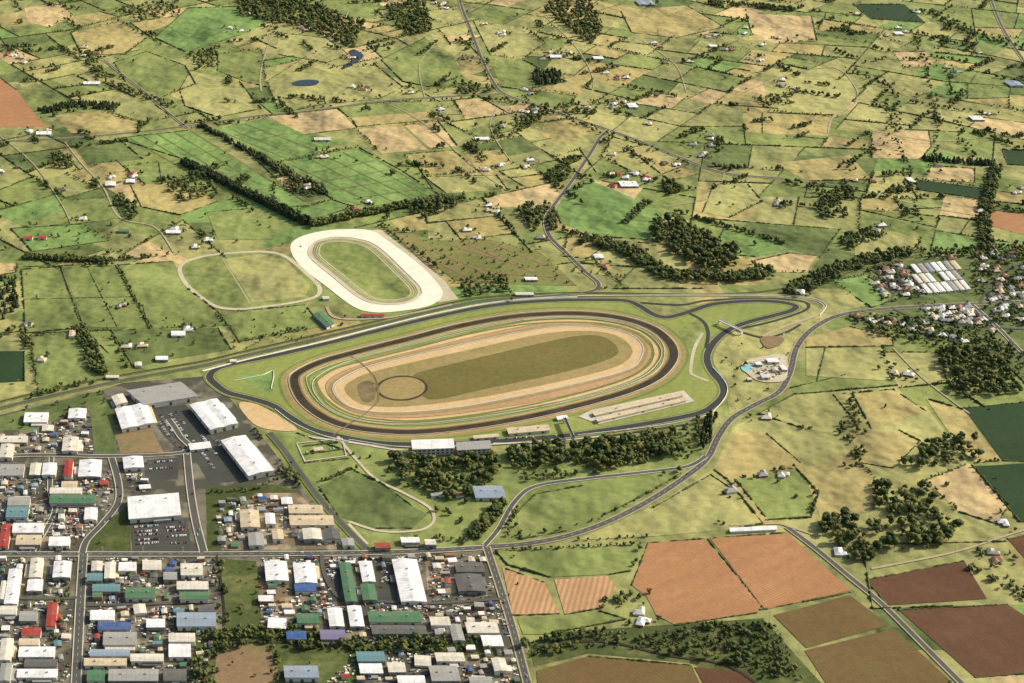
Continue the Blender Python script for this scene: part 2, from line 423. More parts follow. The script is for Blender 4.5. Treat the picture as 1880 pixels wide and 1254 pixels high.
ribbon('track_edge',A['circ'],23,nz(),M['turf2'],'track verge',True)
ribbon('track_edge',A['circ'],14.6,nz(),M['concrete'],'pale concrete edge line of the circuit',True)
road('',13.4,'circuit','smooth dark motor racing circuit','race_circuit',raw=A['circ'],verge=False,closed=True)
ribbon('training_track',A['dark'],21,nz(),M['turf2'],'worn turf beside the cinder track',True)
ribbon('training_track',A['dark'],17,nz(),M['worn'],'soft brown edge of the cinder track',True)
road('',14,'cinder','dark cinder training track','training_track',raw=A['dark'],verge=False,closed=True)
ribbon('training_track',A['sand'],3.5,nz(),M['sand'],'pale sand training track',True)
ribbon('training_track',offset_line(A['tan'],-1,True),2.2,nz(),M['worn'],'thin worn line',True)
ribbon('training_track',A['band'],1.4,nz(),M['worn'],'thin worn line',True)
cc=np.array(P(738,713)); r=44
circ=[(cc[0]+r*math.cos(a),cc[1]+r*math.sin(a)) for a in np.linspace(0,2*math.pi,48,endpoint=False)]
sheet('parade_ring_turf',circ,nz(),M['tan2'],'turf inside the round ring')
ribbon('parade_ring',circ,7,nz(),M['worn'],'brown edge of the round ring track',True)
ribbon('parade_ring',circ,4,nz(),M['cinder'],'dark round ring track',True)
for s,w in (('645,655 668,672 688,694 694,718 694,738',3.5),('694,738 668,762 640,780 612,800',3),('676,700 694,708',3)):
    ribbon('path',catmull(PP(s),6),w,nz(),M['worn'],'worn crossing path')
for s,w,m in (('1060,544 1200,543 1350,543 1430,544 1490,550 1514,562 1500,578 1470,590 1440,600 1400,618',7,'gravel'),('1290,612 1275,640 1268,680 1275,690 1300,700',6,'sand'),
  ('1175,556 1250,560 1300,552 1400,548 1470,553 1485,563 1470,574 1420,590 1360,604',6,'circuit'),('1262,574 1290,590 1300,612 1296,640',7,'circuit'),('1350,606 1400,620 1440,612 1470,596',6,'circuit'),('1440,612 1430,640 1400,655',4,'gravel'),
  ('560,802 640,812 700,822 760,832',5,'concrete'),('620,802 655,845 690,880 740,905 785,930 797,950 790,965 765,975 700,976 640,958',5,'sand'),('640,962 675,1000',4,'sand'),('1060,808 1160,795 1260,780',5,'circuit'),('905,815 1000,812 1100,802',4,'concrete')):
    ribbon('path',catmull(PP(s),6),w,nz(),M[m],'pale service path' if m!='circuit' else 'asphalt link road of the circuit')
def rail(pts,closed,label='white running rail beside the turf',w=.45,h=1.2,posts=8): return wallrun('running_rail',pts,w,h,ZC[0]-.02,M['white'],label,'rail',closed,posts,'running rails')
rail(offset_line(A['dark'],-22,True),True); rail(offset_line(A['dark'],9.5,True),True); rail(offset_line(A['tan'],6,True),True)
rail(offset_line(A['sand'],4,True),True)
far=catmull(PP('372,682 440,664 520,645 600,626 700,600 800,576 900,557 980,549 1060,546'),8)
ribbon('concrete_strip',far,4,nz(),M['limestone'],'bright concrete strip along the far straight')
wallrun('safety_wall',far,1.0,1.3,ZC[0],M['white'],'long white concrete safety wall beside the circuit','wall')
for s in ('1060,545 1200,543 1400,542 1480,547 1516,560 1505,580','640,808 740,822 850,820 950,815 1040,806','1060,800 1200,784 1290,766 1318,748 1335,722 1330,700 1308,675','505,752 540,778 590,800 640,812','430,700 480,690 502,683 498,715'):
    wallrun('safety_wall',catmull(PP(s),8),.8,1.2,ZC[0]-.01,M['white'],'white concrete safety wall beside the circuit','wall',group='circuit walls')

# ---------------------------------------------------------------- roads
RD=[]
def rr(s,w=8,**k): p=road(s,w,**k); RD.append((p,w)); return p
rr('838,-20 850,20 862,50 885,110 905,150 925,172 975,190 1040,213 1115,238 1170,258 1250,290 1330,318 1440,328',8,verge='g')
rr('925,172 850,176 780,180 700,186 560,205 480,212 390,225 300,237 150,252 -40,262',7,verge='g')
rr('1118,238 1100,255 1085,280 1045,340 1015,380 1002,405 1010,435 1045,470 1075,500 1098,520 1090,534 1040,541 980,546',8,verge='g')
rr('-40,762 0,750 100,726 230,698 370,672 430,658 560,628 700,595 830,563 900,551 980,546',8)
rr('-40,748 100,714 230,688 370,664 430,650 560,620 700,588 830,556 900,545 1060,538 1300,541 1440,530 1600,490 1700,465',4,mat='cinder',label='railway line on dark ballast',name='railway')
R5=rr('890,1005 960,1000 1040,985 1120,957 1200,915 1270,868 1300,840 1320,800 1345,768 1390,742 1430,720 1450,685 1462,640 1490,606 1540,580 1620,568 1750,560 1930,552',10,verge='g')
R6=rr('-60,1018 150,1018 400,1018 700,1015 890,1006',10,verge='c')
R7=rr('893,1004 915,1070 940,1150 968,1254 980,1300',9,verge='g')
R8=rr('153,1018 148,1100 140,1254 138,1300',11,verge='c')
rr('343,830 350,900 360,960 374,1014',10,verge='c')
rr('205,840 218,890 216,925 190,960 160,992 151,1016',9,verge='c')
rr('398,1020 410,1100 412,1150',3,mat='cinder',label='dark drain',verge=False,name='water_channel')
rr('-40,850 20,838 100,836 205,838 343,830 330,800 310,770',8,verge='c')
rr('495,795 520,825 545,860 590,920 640,975 672,1008',9,mat='road')
rr('890,1002 915,972 945,922 985,893 1080,879 1180,868 1262,857 1296,838',7,verge='c')
rr('95,840 92,900 100,940 60,1014',6,verge='c'); rr('590,1020 598,1060 628,1100 700,1105 800,1108 920,1100',6,verge=False); rr('160,1112 250,1110 395,1106',6,verge=False); rr('0,1098 80,1100 145,1098',6,verge=False); rr('400,1180 600,1180',3,mat='cinder',label='dark drain',verge=False,name='water_channel')
rr('980,1190 1100,1178 1230,1205 1340,1225 1430,1290',4,mat='cinder',label='dark stream channel',verge=False,name='water_channel')
rr('120,262 150,300 190,345 220,400 285,418 320,465',4,mat='gravel',verge=False,name='path',label='farm track')
rr('190,110 260,165 300,200 345,236',5,mat='road',verge='g')
rr('480,168 478,140 487,100 505,60 560,20 600,-10',4,mat='gravel',verge=False,name='path',label='pale farm drive')
rr('1170,255 1240,215 1340,180 1440,140 1530,125 1570,160 1570,190 1530,215 1520,245',4,mat='gravel',verge=False,name='path',label='pale country lane')
rr('1445,968 1500,1010 1560,1060 1620,1110 1700,1190 1800,1290',7,verge='g')
rr('1812,-20 1840,50 1885,120',8,verge='g')
rr('1340,965 1420,962 1450,968 1500,985',4,mat='gravel',verge=False,name='path',label='farm track')
rr('1600,1045 1750,1015 1860,980 1930,960',4,mat='gravel',verge=False,name='path',label='farm track')
rr('1785,560 1830,600 1880,650 1930,680',7,verge='c'); rr('1640,640 1700,700 1780,760',3,mat='gravel',verge=False,name='path',label='farm track')
rr('1640,568 1700,590 1790,600 1880,605',5,verge=False); rr('1800,556 1820,520 1860,490 1920,480',5,verge=False); rr('1620,560 1640,540 1600,510',5,verge=False)
rr('600,565 620,585 700,585 760,575 830,560',6,mat='gravel',verge=False,name='path',label='gravel access road')
for s in ('700,186 760,215 820,262 860,300 930,350','0,250 60,300 110,370 130,410','780,180 770,120 800,80','1000,30 1060,90 1090,155 1060,200','1180,75 1240,120 1260,170','930,175 900,230 940,300','1440,330 1560,345 1700,380 1820,400','1600,240 1720,260 1830,250','1330,318 1310,360 1230,380','560,105 620,60 640,20','100,100 190,110 260,60'):
    rr(s,2.6,mat='gravel',verge=False,name='path',label='farm track')
for s in ('235,252 350,318','262,250 385,322','290,247 420,326','320,243 470,335','350,240 560,370','240,275 330,262','300,300 400,275','345,318 430,292','370,345 470,310','450,350 520,345','430,240 560,292','395,237 540,297','450,228 590,280','470,258 530,245','430,250 500,235','530,300 680,372','570,292 720,370','600,288 760,366','630,280 790,362','660,275 805,358','560,320 690,295','585,335 725,310','610,350 760,325','650,365 790,345','690,378 812,360'):
    ribbon('path',PP(s),1.7,nz(.003),M['worn'],'worn grass lane between paddocks')
def dashes(pts,L=6,gap=9,w=.35,z=0):
    v=[];f=[];p=np.array(pts); seg=np.linalg.norm(np.diff(p,axis=0),axis=1); cum=np.r_[0,np.cumsum(seg)]
    d=0
    while d+L<cum[-1]:
        a=[np.interp(d,cum,p[:,k]) for k in(0,1)]; b=[np.interp(d+L,cum,p[:,k]) for k in(0,1)]
        a=np.array(a);b=np.array(b);n=(b-a)/L; n=np.array([-n[1],n[0]])*w/2; k=len(v)
        v+=[(*(a+n),0),(*(a-n),0),(*(b-n),0),(*(b+n),0)]; f.append((k,k+1,k+2,k+3)); d+=L+gap
    obj('road_marking',pymesh('road_marking',v,f,M['marking']),(0,0,z),kind='structure',label='white dashed centre line')
nz()
for q in (R5,R6,R7,R8): dashes(q,z=nz(.002))
sheet('pond',PP('537,152 560,147 585,149 578,157 545,158'),nz(),M['water'],'small dark farm pond',smooth=4)
sheet('pond',PP('640,95 652,92 668,103 655,115 632,127 628,124 648,108'),nz(),M['water'],'narrow dark farm pond',smooth=4)
sheet('ground_area',PP('1362,668 1400,655 1440,652 1446,676 1440,700 1400,702 1375,690'),nz(),M['sand'],'pale works yard',smooth=3)
sheet('ground_area',PP('1396,622 1420,618 1440,622 1432,634 1408,640'),nz(),M['b5'],'brown clay works area',smooth=3)
sheet('pond',PP('1360,674 1378,671 1384,678 1368,684'),nz(),plain('turquoise_pool',(130,180,180),.2),'turquoise pool',smooth=3)
ROADZ=ZC[0]+.01

# adjoining paddocks filling all the land between the surveyed fields
def split(poly,ang,amin,amax,out,depth=0):
    a=np.array(poly); x,y=a[:,0],a[:,1]; area=abs((x*np.roll(y,-1)-y*np.roll(x,-1)).sum())/2
    if area<random.uniform(amin,amax) or depth>12: out.append(poly); return
    u=np.array([math.cos(ang),math.sin(ang)]); w=np.array([-u[1],u[0]])
    eu=np.ptp(a@u); ew=np.ptp(a@w)
    d=(w if eu>ew*random.uniform(.8,1.25) else u); th=math.atan2(d[1],d[0])+random.gauss(0,.13); d=np.array([math.cos(th),math.sin(th)]); n=np.array([-d[1],d[0]])
    c=a@n; k=c.min()+np.ptp(c)*random.uniform(.36,.64)
    for sgn in(1,-1):
        q=[]
        for i in range(len(poly)):
            p0,p1=a[i],a[(i+1)%len(a)]; s0,s1=(p0@n-k)*sgn,(p1@n-k)*sgn
            if s0>=0: q.append(tuple(p0))
            if s0*s1<0: q.append(tuple(p0+(p1-p0)*s0/(s0-s1)))
        if len(q)>=3: split(q,ang+random.gauss(0,.07),amin,amax,out,depth+1)
bd=np.array(P(565,412))-np.array(P(335,298)); ba=math.atan2(bd[1],bd[0])
cells=[]
for zi,(s,an) in enumerate((('-400,-60 838,-60 925,172 1118,238 1002,405 1098,520 980,546 430,658 -60,765 -400,800',ba),('838,-60 2300,-60 2300,420 1440,530 1098,520 1002,405 1118,238 925,172',ba+.55),('1300,541 1440,530 2300,420 2300,1350 1700,1350 1445,968 1330,770',.25))):
    pz=PP(s); a=np.array(pz); bb=[(a[:,0].min(),a[:,1].min()),(a[:,0].max(),a[:,1].min()),(a[:,0].max(),a[:,1].max()),(a[:,0].min(),a[:,1].max())]
    o=[]; split(bb,an,6500,36000,o)
    cells+=[(c,.02+.01*zi) for c in o if inpoly(np.mean(np.array(c),0),pz)]
keys=['g0','g1','g2','g3','g4','y1','y2']; V=[];Fc=[];mi=[]; CE=[]
for c,zz in cells:
    m=np.mean(np.array(c),0); yy=m[1]
    dry=math.sin(m[0]*.0021+1.3)+math.sin(yy*.0017+m[0]*.0009)+random.gauss(0,.7)
    kk=random.choices(keys,[3,2.5,3.5,1.8,1.1,.1,.7] if dry<.3 else [3,3,2,.6,.3,1.0,2.6])[0]
    b=len(V); V+=[(x,y,zz) for x,y in c]; Fc.append(tuple(range(b,b+len(c)))); mi.append(keys.index(kk))
    for i in range(len(c)): CE.append((c[i],c[(i+1)%len(c)]))
obj('farmland',pymesh('farmland',V,Fc,[M[k] for k in keys],mi),kind='structure',label='patchwork of green and dry paddocks')

# ---------------------------------------------------------------- vegetation
def ico(sub):
    import bmesh
    b=bmesh.new(); bmesh.ops.create_icosphere(b,subdivisions=sub,radius=1); b.verts.ensure_lookup_table()
    V=np.array([v.co[:] for v in b.verts]); T=np.array([[v.index for v in f.verts] for f in b.faces]); b.free(); return V,T
I1=ico(1); I2=ico(2)
def crown(kind,lumps,leaves,base=I2,seed=0):
    r=np.random.default_rng(seed); Vs=[];Ts=[];o=0
    def add(V,T):
        nonlocal o
        Vs.append(V);Ts.append(T+o);o+=len(V)
    cs=[]
    for i in range(lumps):
        if kind=='round':
            a=r.uniform(0,6.28); q=r.uniform(.08,.32)*(1 if i else 0); z=r.uniform(.38,.80); s=r.uniform(.13,.23)*(1.5 if i==0 else 1)
        elif kind=='cone':
            z=.18+.72*(i+.5)/lumps; a=r.uniform(0,6.28); q=r.uniform(0,.08)*(1.1-z); s=.30*(1.12-z)*r.uniform(.8,1.15)
        else:
            z=.2+.68*(i+.5)/lumps; a=r.uniform(0,6.28); q=.03; s=.13*r.uniform(.8,1.2)
        c=np.array([q*math.cos(a),q*math.sin(a),z]); cs.append((c,s))
        V=base[0]*(1+r.normal(0,.19,(len(base[0]),1)))*s*np.array([1,1,.85 if kind=='round' else 1.15])+c
        add(V,base[1])
    for i in range(leaves):
        c,s=cs[r.integers(len(cs))]; d=r.normal(size=3); d/=np.linalg.norm(d); d[2]=abs(d[2])*.9-.15
        p=c+d*s*r.uniform(.9,1.3); a=r.normal(size=3)*.035; b=r.normal(size=3)*.035
        add(np.array([p-a,p+a,p+b*1.4]),np.array([[0,1,2]]))
    return np.vstack(Vs),np.vstack(Ts)
def trunk():
    V=[];T=[];o=0
    def cone(p,q,r0,r1,n=6):
        nonlocal o
        p=np.array(p);q=np.array(q)
        for k in range(n):
            a=k*6.283/n; V.append(p+r0*np.array([math.cos(a),math.sin(a),0]))
        for k in range(n):
            a=k*6.283/n; V.append(q+r1*np.array([math.cos(a),math.sin(a),0]))
        for k in range(n):
            k2=(k+1)%n; T.append([o+k,o+k2,o+n+k2]);T.append([o+k,o+n+k2,o+n+k])
        o+=2*n
    cone((0,0,-.02),(0,0,.5),.035,.02); cone((0,0,.25),(.16,.04,.55),.018,.008); cone((0,0,.3),(-.12,.1,.58),.018,.008); cone((0,0,.35),(0,-.15,.6),.015,.007)
    return np.array(V),np.array(T)
TR=trunk(); trunkme=trimesh('trunk',*TR,M['bark'])
LV=[leaf('foliage_olive',(78,84,42),(116,114,60)),leaf('foliage_deep',(52,68,38),(86,96,52))]
BIG={k:[trimesh('crown',*crown(k,n,180,I2,s),M['leafd'] if k!='round' else (M['leaf'],LV[0],LV[1])[s%3]) for s in range(9)] for k,n in (('round',10),('cone',6),('pole',6))}
SM={k:[crown(k,n,22,I1,50+s) for s in range(8)] for k,n in (('round',4),('cone',3),('pole',3))}
segA=[];segB=[];segW=[]
for p,w in ROADS:
    segA.append(p[:-1]);segB.append(p[1:]);segW.append(np.full(len(p)-1,w/2))
segA=np.vstack(segA);segB=np.vstack(segB);segW=np.concatenate(segW); segD=segB-segA; segL=(segD*segD).sum(1)+1e-6
KEEP=[]
def clear(x,y,m=3):
    q=np.array([x,y]); t=np.clip(((q-segA)*segD).sum(1)/segL,0,1)
    dd=np.linalg.norm(segA+segD*t[:,None]-q,axis=1)-segW
    return dd.min()>m
TREES=[]
def addtree(x,y,h,kind='round'):
    if abs(x)>.36*math.hypot(y,H)+60: return
    if clear(x,y,h*.22) and not any(abs(x-a)<r1 and abs(y-b)<r2 for a,b,r1,r2 in KEEP): TREES.append((x,y,h,kind))
def belt(s,wd,sp,hr,kind='round',prob=1):
    p=np.array(PP(s)) if isinstance(s,str) else np.array(s)
    for a,b in zip(p[:-1],p[1:]):
        L=np.linalg.norm(b-a); n=max(1,int(L/sp*max(1,wd/sp)))
        for i in range(n):
            if rng.random()>prob: continue
            q=a+(b-a)*rng.random() if wd>sp else a+(b-a)*(i+rng.uniform(.2,.8))/n
            nn=np.array([-(b-a)[1],(b-a)[0]])/L; q=q+nn*rng.uniform(-.5,.5)*wd
            addtree(q[0],q[1],rng.uniform(*hr),kind)
def wood(s,sp,hr,kind='round',prob=1):
    p=PP(s); a=np.array(p); x0,y0=a.min(0);x1,y1=a.max(0)
    x=x0
    while x<x1:
        y=y0
        while y<y1:
            q=(x+rng.uniform(-.6,.6)*sp,y+rng.uniform(-.6,.6)*sp)
            if rng.random()<prob and inpoly(q,p): addtree(q[0],q[1],rng.uniform(*hr)*rng.choice([.6,.8,1,1.15]),kind)
            y+=sp
        x+=sp
HEDGES=[]

# ---------------------------------------------------------------- buildings
GD=np.array([-.19,.98])
def box(v,f,x0,y0,z0,x1,y1,z1):
    k=len(v); v+=[(x,y,z) for z in(z0,z1) for x,y in((x0,y0),(x1,y0),(x1,y1),(x0,y1))]
    f+=[(k,k+3,k+2,k+1),(k+4,k+5,k+6,k+7)]+[(k+i,k+(i+1)%4,k+4+(i+1)%4,k+4+i) for i in range(4)]
def building(ctr,e1,e2,h,rc,wall='wall_l',name='warehouse',cat='warehouse',label=None,rise=.09):
    e1=np.array(e1);e2=np.array(e2); a,b=(e1,e2) if np.linalg.norm(e1)>=np.linalg.norm(e2) else (e2,e1)
    La,Lb=np.linalg.norm(a),np.linalg.norm(b); n=max(1,int(round(Lb/30)))
    zt=topz(*ctr)
    E=bpy.data.objects.new(name,None); E.empty_display_size=2; E.location=(ctr[0],ctr[1],zt); col.objects.link(E)
    E['label']=label or '%s roofed %s %s on a paved yard'%(RN[rc],'long low' if La>2.2*Lb else 'broad','industrial '+name if name=='warehouse' else name); E['category']=cat
    if name=='warehouse': E['group']='industrial buildings'
    prof=[]
    for j in range(n):
        prof+=[(-.5+j/n,h),(-.5+(j+.5)/n,h+rise*Lb/n/2+.3)]
    prof.append((.5,h)); v=[];f=[];uv=[]
    for s in(-.5,.5):
        for t,z in prof: q=a*s*1.02+b*t*1.02; v.append((q[0],q[1],z)); uv.append((s*La,t*Lb))
        for t in(.5,-.5): q=a*s*1.02+b*t*1.02; v.append((q[0],q[1],h-.7)); uv.append((s*La,t*Lb))
    m=len(prof); K=m+2
    for i in range(m-1): f.append((i,i+1,K+i+1,K+i))
    f+=[(m-1,m,K+m,K+m-1),(m+1,0,K,K+m+1),tuple(range(K)),tuple(range(K,2*K))]
    obj('roof',pymesh('roof',v,f,RM[rc],uvs=uv),parent=E)
    c=[(-a-b)/2,(a-b)/2,(a+b)/2,(-a+b)/2]
    if (c[1]-c[0])[0]*(c[2]-c[1])[1]-(c[1]-c[0])[1]*(c[2]-c[1])[0]<0: c=c[::-1]
    v=[(*(q*.985),z) for z in(0,h-.3) for q in c]
    f=[(i,(i+1)%4,4+(i+1)%4,4+i) for i in range(4)]
    obj('wall',pymesh('wall',v,f,M[wall]),parent=E)
    for i in range(4):
        p=c[i]*.985;q=c[(i+1)%4]*.985; L=np.linalg.norm(q-p); 
        d=(q-p)/L; nn=np.array([d[1],-d[0]])*.06
        if nn[1]>0 or name=='shed': continue
        k=int(min(3,L//14))
        for j in range(k):
            m0=p+d*L*(j+.5)/k+nn; wd=2.3
            u0=m0-d*wd;u1=m0+d*wd; u2=u0-nn*3;u3=u1-nn*3
            V=[(*u0,0),(*u1,0),(*u1,h*.62),(*u0,h*.62),(*u2,h*.62),(*u3,h*.62)]
            obj('roller_door',pymesh('roller_door',V,[(0,1,2,3),(3,2,5,4)],M['door']),parent=E)
    if La*Lb>900:
        for j in range(2):
            q=a*(.25-.5*j)+b*(.5/n if n>1 else 0.02); V=[];Fc=[]
            box(V,Fc,q[0]-1.2,q[1]-1.2,h-.2,q[0]+1.2,q[1]+1.2,h+rise*Lb/n/2+1.5)
            obj('roof_vent',pymesh('roof_vent',V,Fc,M['wall_g']),parent=E)
    if name=='warehouse' and La*Lb>350 and random.random()<.75:
        sgn=random.choice([-1,1]); u=b/Lb; w_=random.uniform(4,8); l0,l1=sorted((random.uniform(-.48,.1),random.uniform(.1,.48))); h2=h*.6
        pts=[a*l0+b*.5*sgn,a*l1+b*.5*sgn,a*l1+b*.5*sgn+u*sgn*w_,a*l0+b*.5*sgn+u*sgn*w_]
        v=[(*q,0) for q in pts]+[(*pts[0],h2),(*pts[1],h2),(*pts[2],h2-1),(*pts[3],h2-1)]
        obj('annexe',pymesh('annexe',v,[(0,1,5,4),(1,2,6,5),(2,3,7,6),(3,0,4,7),(4,5,6,7)],RM[random.choice([rc,'l','s','n','k'])],uvs=[(q[0],q[1]) for q in v]),parent=E)
    KEEP.append((ctr[0],ctr[1],abs(e1[0])/2+abs(e2[0])/2+1.5,abs(e1[1])/2+abs(e2[1])/2+1.5))
    return E
def brect(x0,y0,x1,y1,c,h=7,**k):
    yc=(y0+y1)/2; a=np.array(P(x0,yc,h));b=np.array(P(x1,yc,h)); d=abs(P(x0,y0,h)[1]-P(x0,y1,h)[1]); ctr=np.array(P((x0+x1)/2,yc,h))
    if yc<700:
        return building(ctr,(b-a)*.75,GD*d*.6,4.5,c,name='barn',cat='barn',label=RN[c]+' roofed farm barn among green paddocks',**k)
    if y0>845 and c in 'wls' and (x1-x0)*(y1-y0)<1200 and random.random()<.25: c=random.choice('lsnkegt')
    return building(ctr,b-a,GD*d,h,c,**k)
def bquad(s,c,h=8,**k):
    a,b,cc_,d=[np.array(q) for q in PP(s,h)]
    return building((a+b+cc_+d)/4,((b-a)+(cc_-d))/2,((a-d)+(b-cc_))/2,h,c,**k)
for s,c,h in (('228,718 335,700 358,728 268,742','s',10),('213,750 268,740 285,775 222,788','w',9),('347,742 400,733 435,775 388,790','w',10),('407,808 450,800 503,862 455,874','w',10),('345,815 385,810 388,822 350,826','w',5),('225,840 262,837 264,858 228,860','w',7),('235,912 327,905 332,945 237,953','w',9),('575,578 590,570 614,594 600,600','g',6),('205,728 225,722 235,738 212,744','l',6)):
    bquad(s,c,h)
RECTS='''0,800,50,812,l 45,757,88,775,w 126,750,158,768,w 115,802,143,828,l 0,815,24,840,l 55,850,75,872,l 78,850,103,872,w 145,844,186,875,w 118,844,133,874,r 0,852,44,873,s
92,895,150,906,l 92,908,175,924,g 15,912,55,928,w 12,930,52,950,l 155,932,178,954,w 0,962,18,1004,r 24,960,80,978,w 30,982,75,1000,n 90,985,128,1002,w
12,1044,36,1108,w 0,1066,9,1100,l 55,1024,78,1060,l 50,1064,78,1085,w 0,1112,30,1128,l 86,1106,104,1150,r 36,1122,68,1140,s 98,1030,130,1060,w
168,1030,188,1048,l 192,1032,212,1062,l 218,1032,250,1048,w 262,1028,296,1046,l 332,1034,372,1056,l 160,1052,188,1066,w 170,1072,220,1086,t 230,1078,285,1098,g 325,1067,382,1082,l 330,1086,382,1101,g 300,1050,325,1064,s
166,1120,210,1138,w 180,1142,240,1156,b 190,1160,250,1184,s 325,1124,396,1150,e 310,1162,358,1178,l 165,1192,238,1204,e 155,1208,232,1222,n 240,1200,300,1214,l 310,1182,350,1206,w 300,1228,342,1250,l 200,1228,290,1250,s 160,1230,192,1250,w
40,1152,75,1167,r 35,1172,72,1184,n 35,1187,100,1206,w 45,1210,105,1224,l 32,1228,105,1244,w 0,1172,22,1212,l 0,1218,20,1250,s
487,1030,528,1066,w 540,1034,580,1070,w 541,1072,580,1086,b 628,1032,650,1104,g 662,1030,686,1068,w 664,1072,690,1102,w 728,1026,774,1104,w 836,1032,888,1050,k 838,1054,888,1086,k
545,1126,585,1144,g 603,1116,630,1150,w 640,1112,666,1150,w 677,1122,772,1142,g 683,1148,782,1164,k 790,1132,826,1148,l 828,1146,850,1176,s 856,1142,914,1162,w 885,1166,922,1186,w 526,1158,562,1174,b 588,1156,634,1174,p
655,1196,706,1214,l 660,1218,702,1236,w 712,1216,744,1234,l 730,1240,780,1254,w 790,1222,842,1250,s 800,1198,852,1214,l 522,1222,584,1244,e 862,1242,904,1258,w 905,1208,930,1232,l
441,936,476,968,n 456,978,484,1002,l 487,942,505,962,w 530,927,592,942,n 532,946,612,964,n 556,970,590,990,l 596,970,624,990,w 500,972,520,990,l 628,988,650,1002,s 688,996,716,1006,r 736,986,770,996,w 780,990,800,1000,l
870,892,925,914,e 190,684,222,692,l 310,602,344,616,w 282,650,312,662,w 245,660,262,672,l 655,573,712,580,r 590,540,606,548,l 940,532,985,540,l 1088,462,1110,474,w 420,655,436,662,l 125,600,140,620,n
40,430,62,440,r 66,430,88,438,r 190,330,215,342,w 228,325,250,335,w 300,418,336,428,w 215,418,240,426,g 62,238,98,248,w 148,146,188,154,w 572,250,612,258,l 868,248,902,256,w 1150,185,1172,198,w 1132,328,1175,344,w 960,505,990,514,w 1006,98,1034,106,w 1086,100,1110,108,w 1845,145,1880,160,e 1665,322,1680,336,w 1165,-4,1205,10,e 1300,80,1318,86,w 1778,208,1808,220,w 1640,56,1660,64,w
1385,662,1400,670,w 1404,654,1432,666,w 1432,668,1444,682,w 1395,684,1415,694,l 1370,690,1382,696,l 1416,672,1430,682,n'''
for ch in RECTS.replace('\n',' ').split():
    a=ch.split(','); q=[float(t) for t in a[:4]]; brect(*q,a[4],h=random.choice([5.5,6,7,7,8]),wall=random.choice(['wall_l','wall_l','wall_g']))
for k in range(8):
    for r0,r1 in ((0,.3),(.34,.64),(.68,1)):
        x0,y0=1660+12*k+random.uniform(-1,1),487-1.1*k; dx,dy=44,51; w_=random.uniform(7,9.5)
        if random.random()<.1: continue
        ax,ay=x0+dx*r0,y0+dy*r0; bx_,by_=x0+dx*r1,y0+dy*r1
        bquad('%f,%f %f,%f %f,%f %f,%f'%(ax,ay,ax+w_,ay-1,bx_+w_,by_-1,bx_,by_),random.choice('wwwlwwnse'),4,name='shed',cat='shed',label='long pale roofed storage shed in a row')
bquad('1340,969 1425,965 1426,972 1341,976','w',4,name='shed',cat='shed',label='long narrow white roofed shed beside a field')
YARDS=[PP(s) for s in ('0,800 60,795 165,750 172,838 0,835','0,860 200,850 210,930 150,1005 0,1010','400,915 540,910 640,1000 405,1005','475,1070 535,1070 540,1150 480,1150','780,1022 832,1022 838,1088 785,1090','0,1025 135,1025 130,1254 0,1254','160,1025 395,1025 400,1155 370,1254 160,1254','590,1105 930,1100 950,1165 600,1170','660,1200 940,1190 955,1254 600,1254','480,1025 890,1020 920,1100 480,1150','225,835 262,835 270,905 230,905','1370,668 1400,660 1440,660 1440,690 1400,700','1600,490 1655,480 1690,530 1640,545')]
nsh=0
for p in YARDS[:-2]:
    a=np.array(p); area=abs(sum(a[i][0]*a[(i+1)%len(a)][1]-a[(i+1)%len(a)][0]*a[i][1] for i in range(len(a)))/2)
    for _ in range(int(area/80)):
        q=(random.uniform(a[:,0].min(),a[:,0].max()),random.uniform(a[:,1].min(),a[:,1].max()))
        big_=random.random()<.25; w_,d_=(random.uniform(16,32),random.uniform(12,24)) if big_ else (random.uniform(5,15),random.uniform(5,13))
        if not inpoly(q,a) or nsh>=270: continue
        if any(abs(q[0]-x)<r1+w_/2+1.5 and abs(q[1]-y)<r2+d_/2+1 for x,y,r1,r2 in KEEP) or not clear(q[0],q[1],max(w_,d_)*.5+2): continue
        c_=random.choice('wwwwwllllsssnnkkkgobtbgtere'); sk=random.choice([0,0,0,.12,-.1])
        building(np.array(q),np.array([w_,w_*sk+.2]),GD*d_+np.array([-d_*sk,0]),random.choice([3,3.5,4.5,6]),c_,wall=random.choice(['wall_l','wall_g','wall_b']),name='shed',cat='shed',label=RN[c_]+' roofed small workshop shed in an industrial yard'); nsh+=1
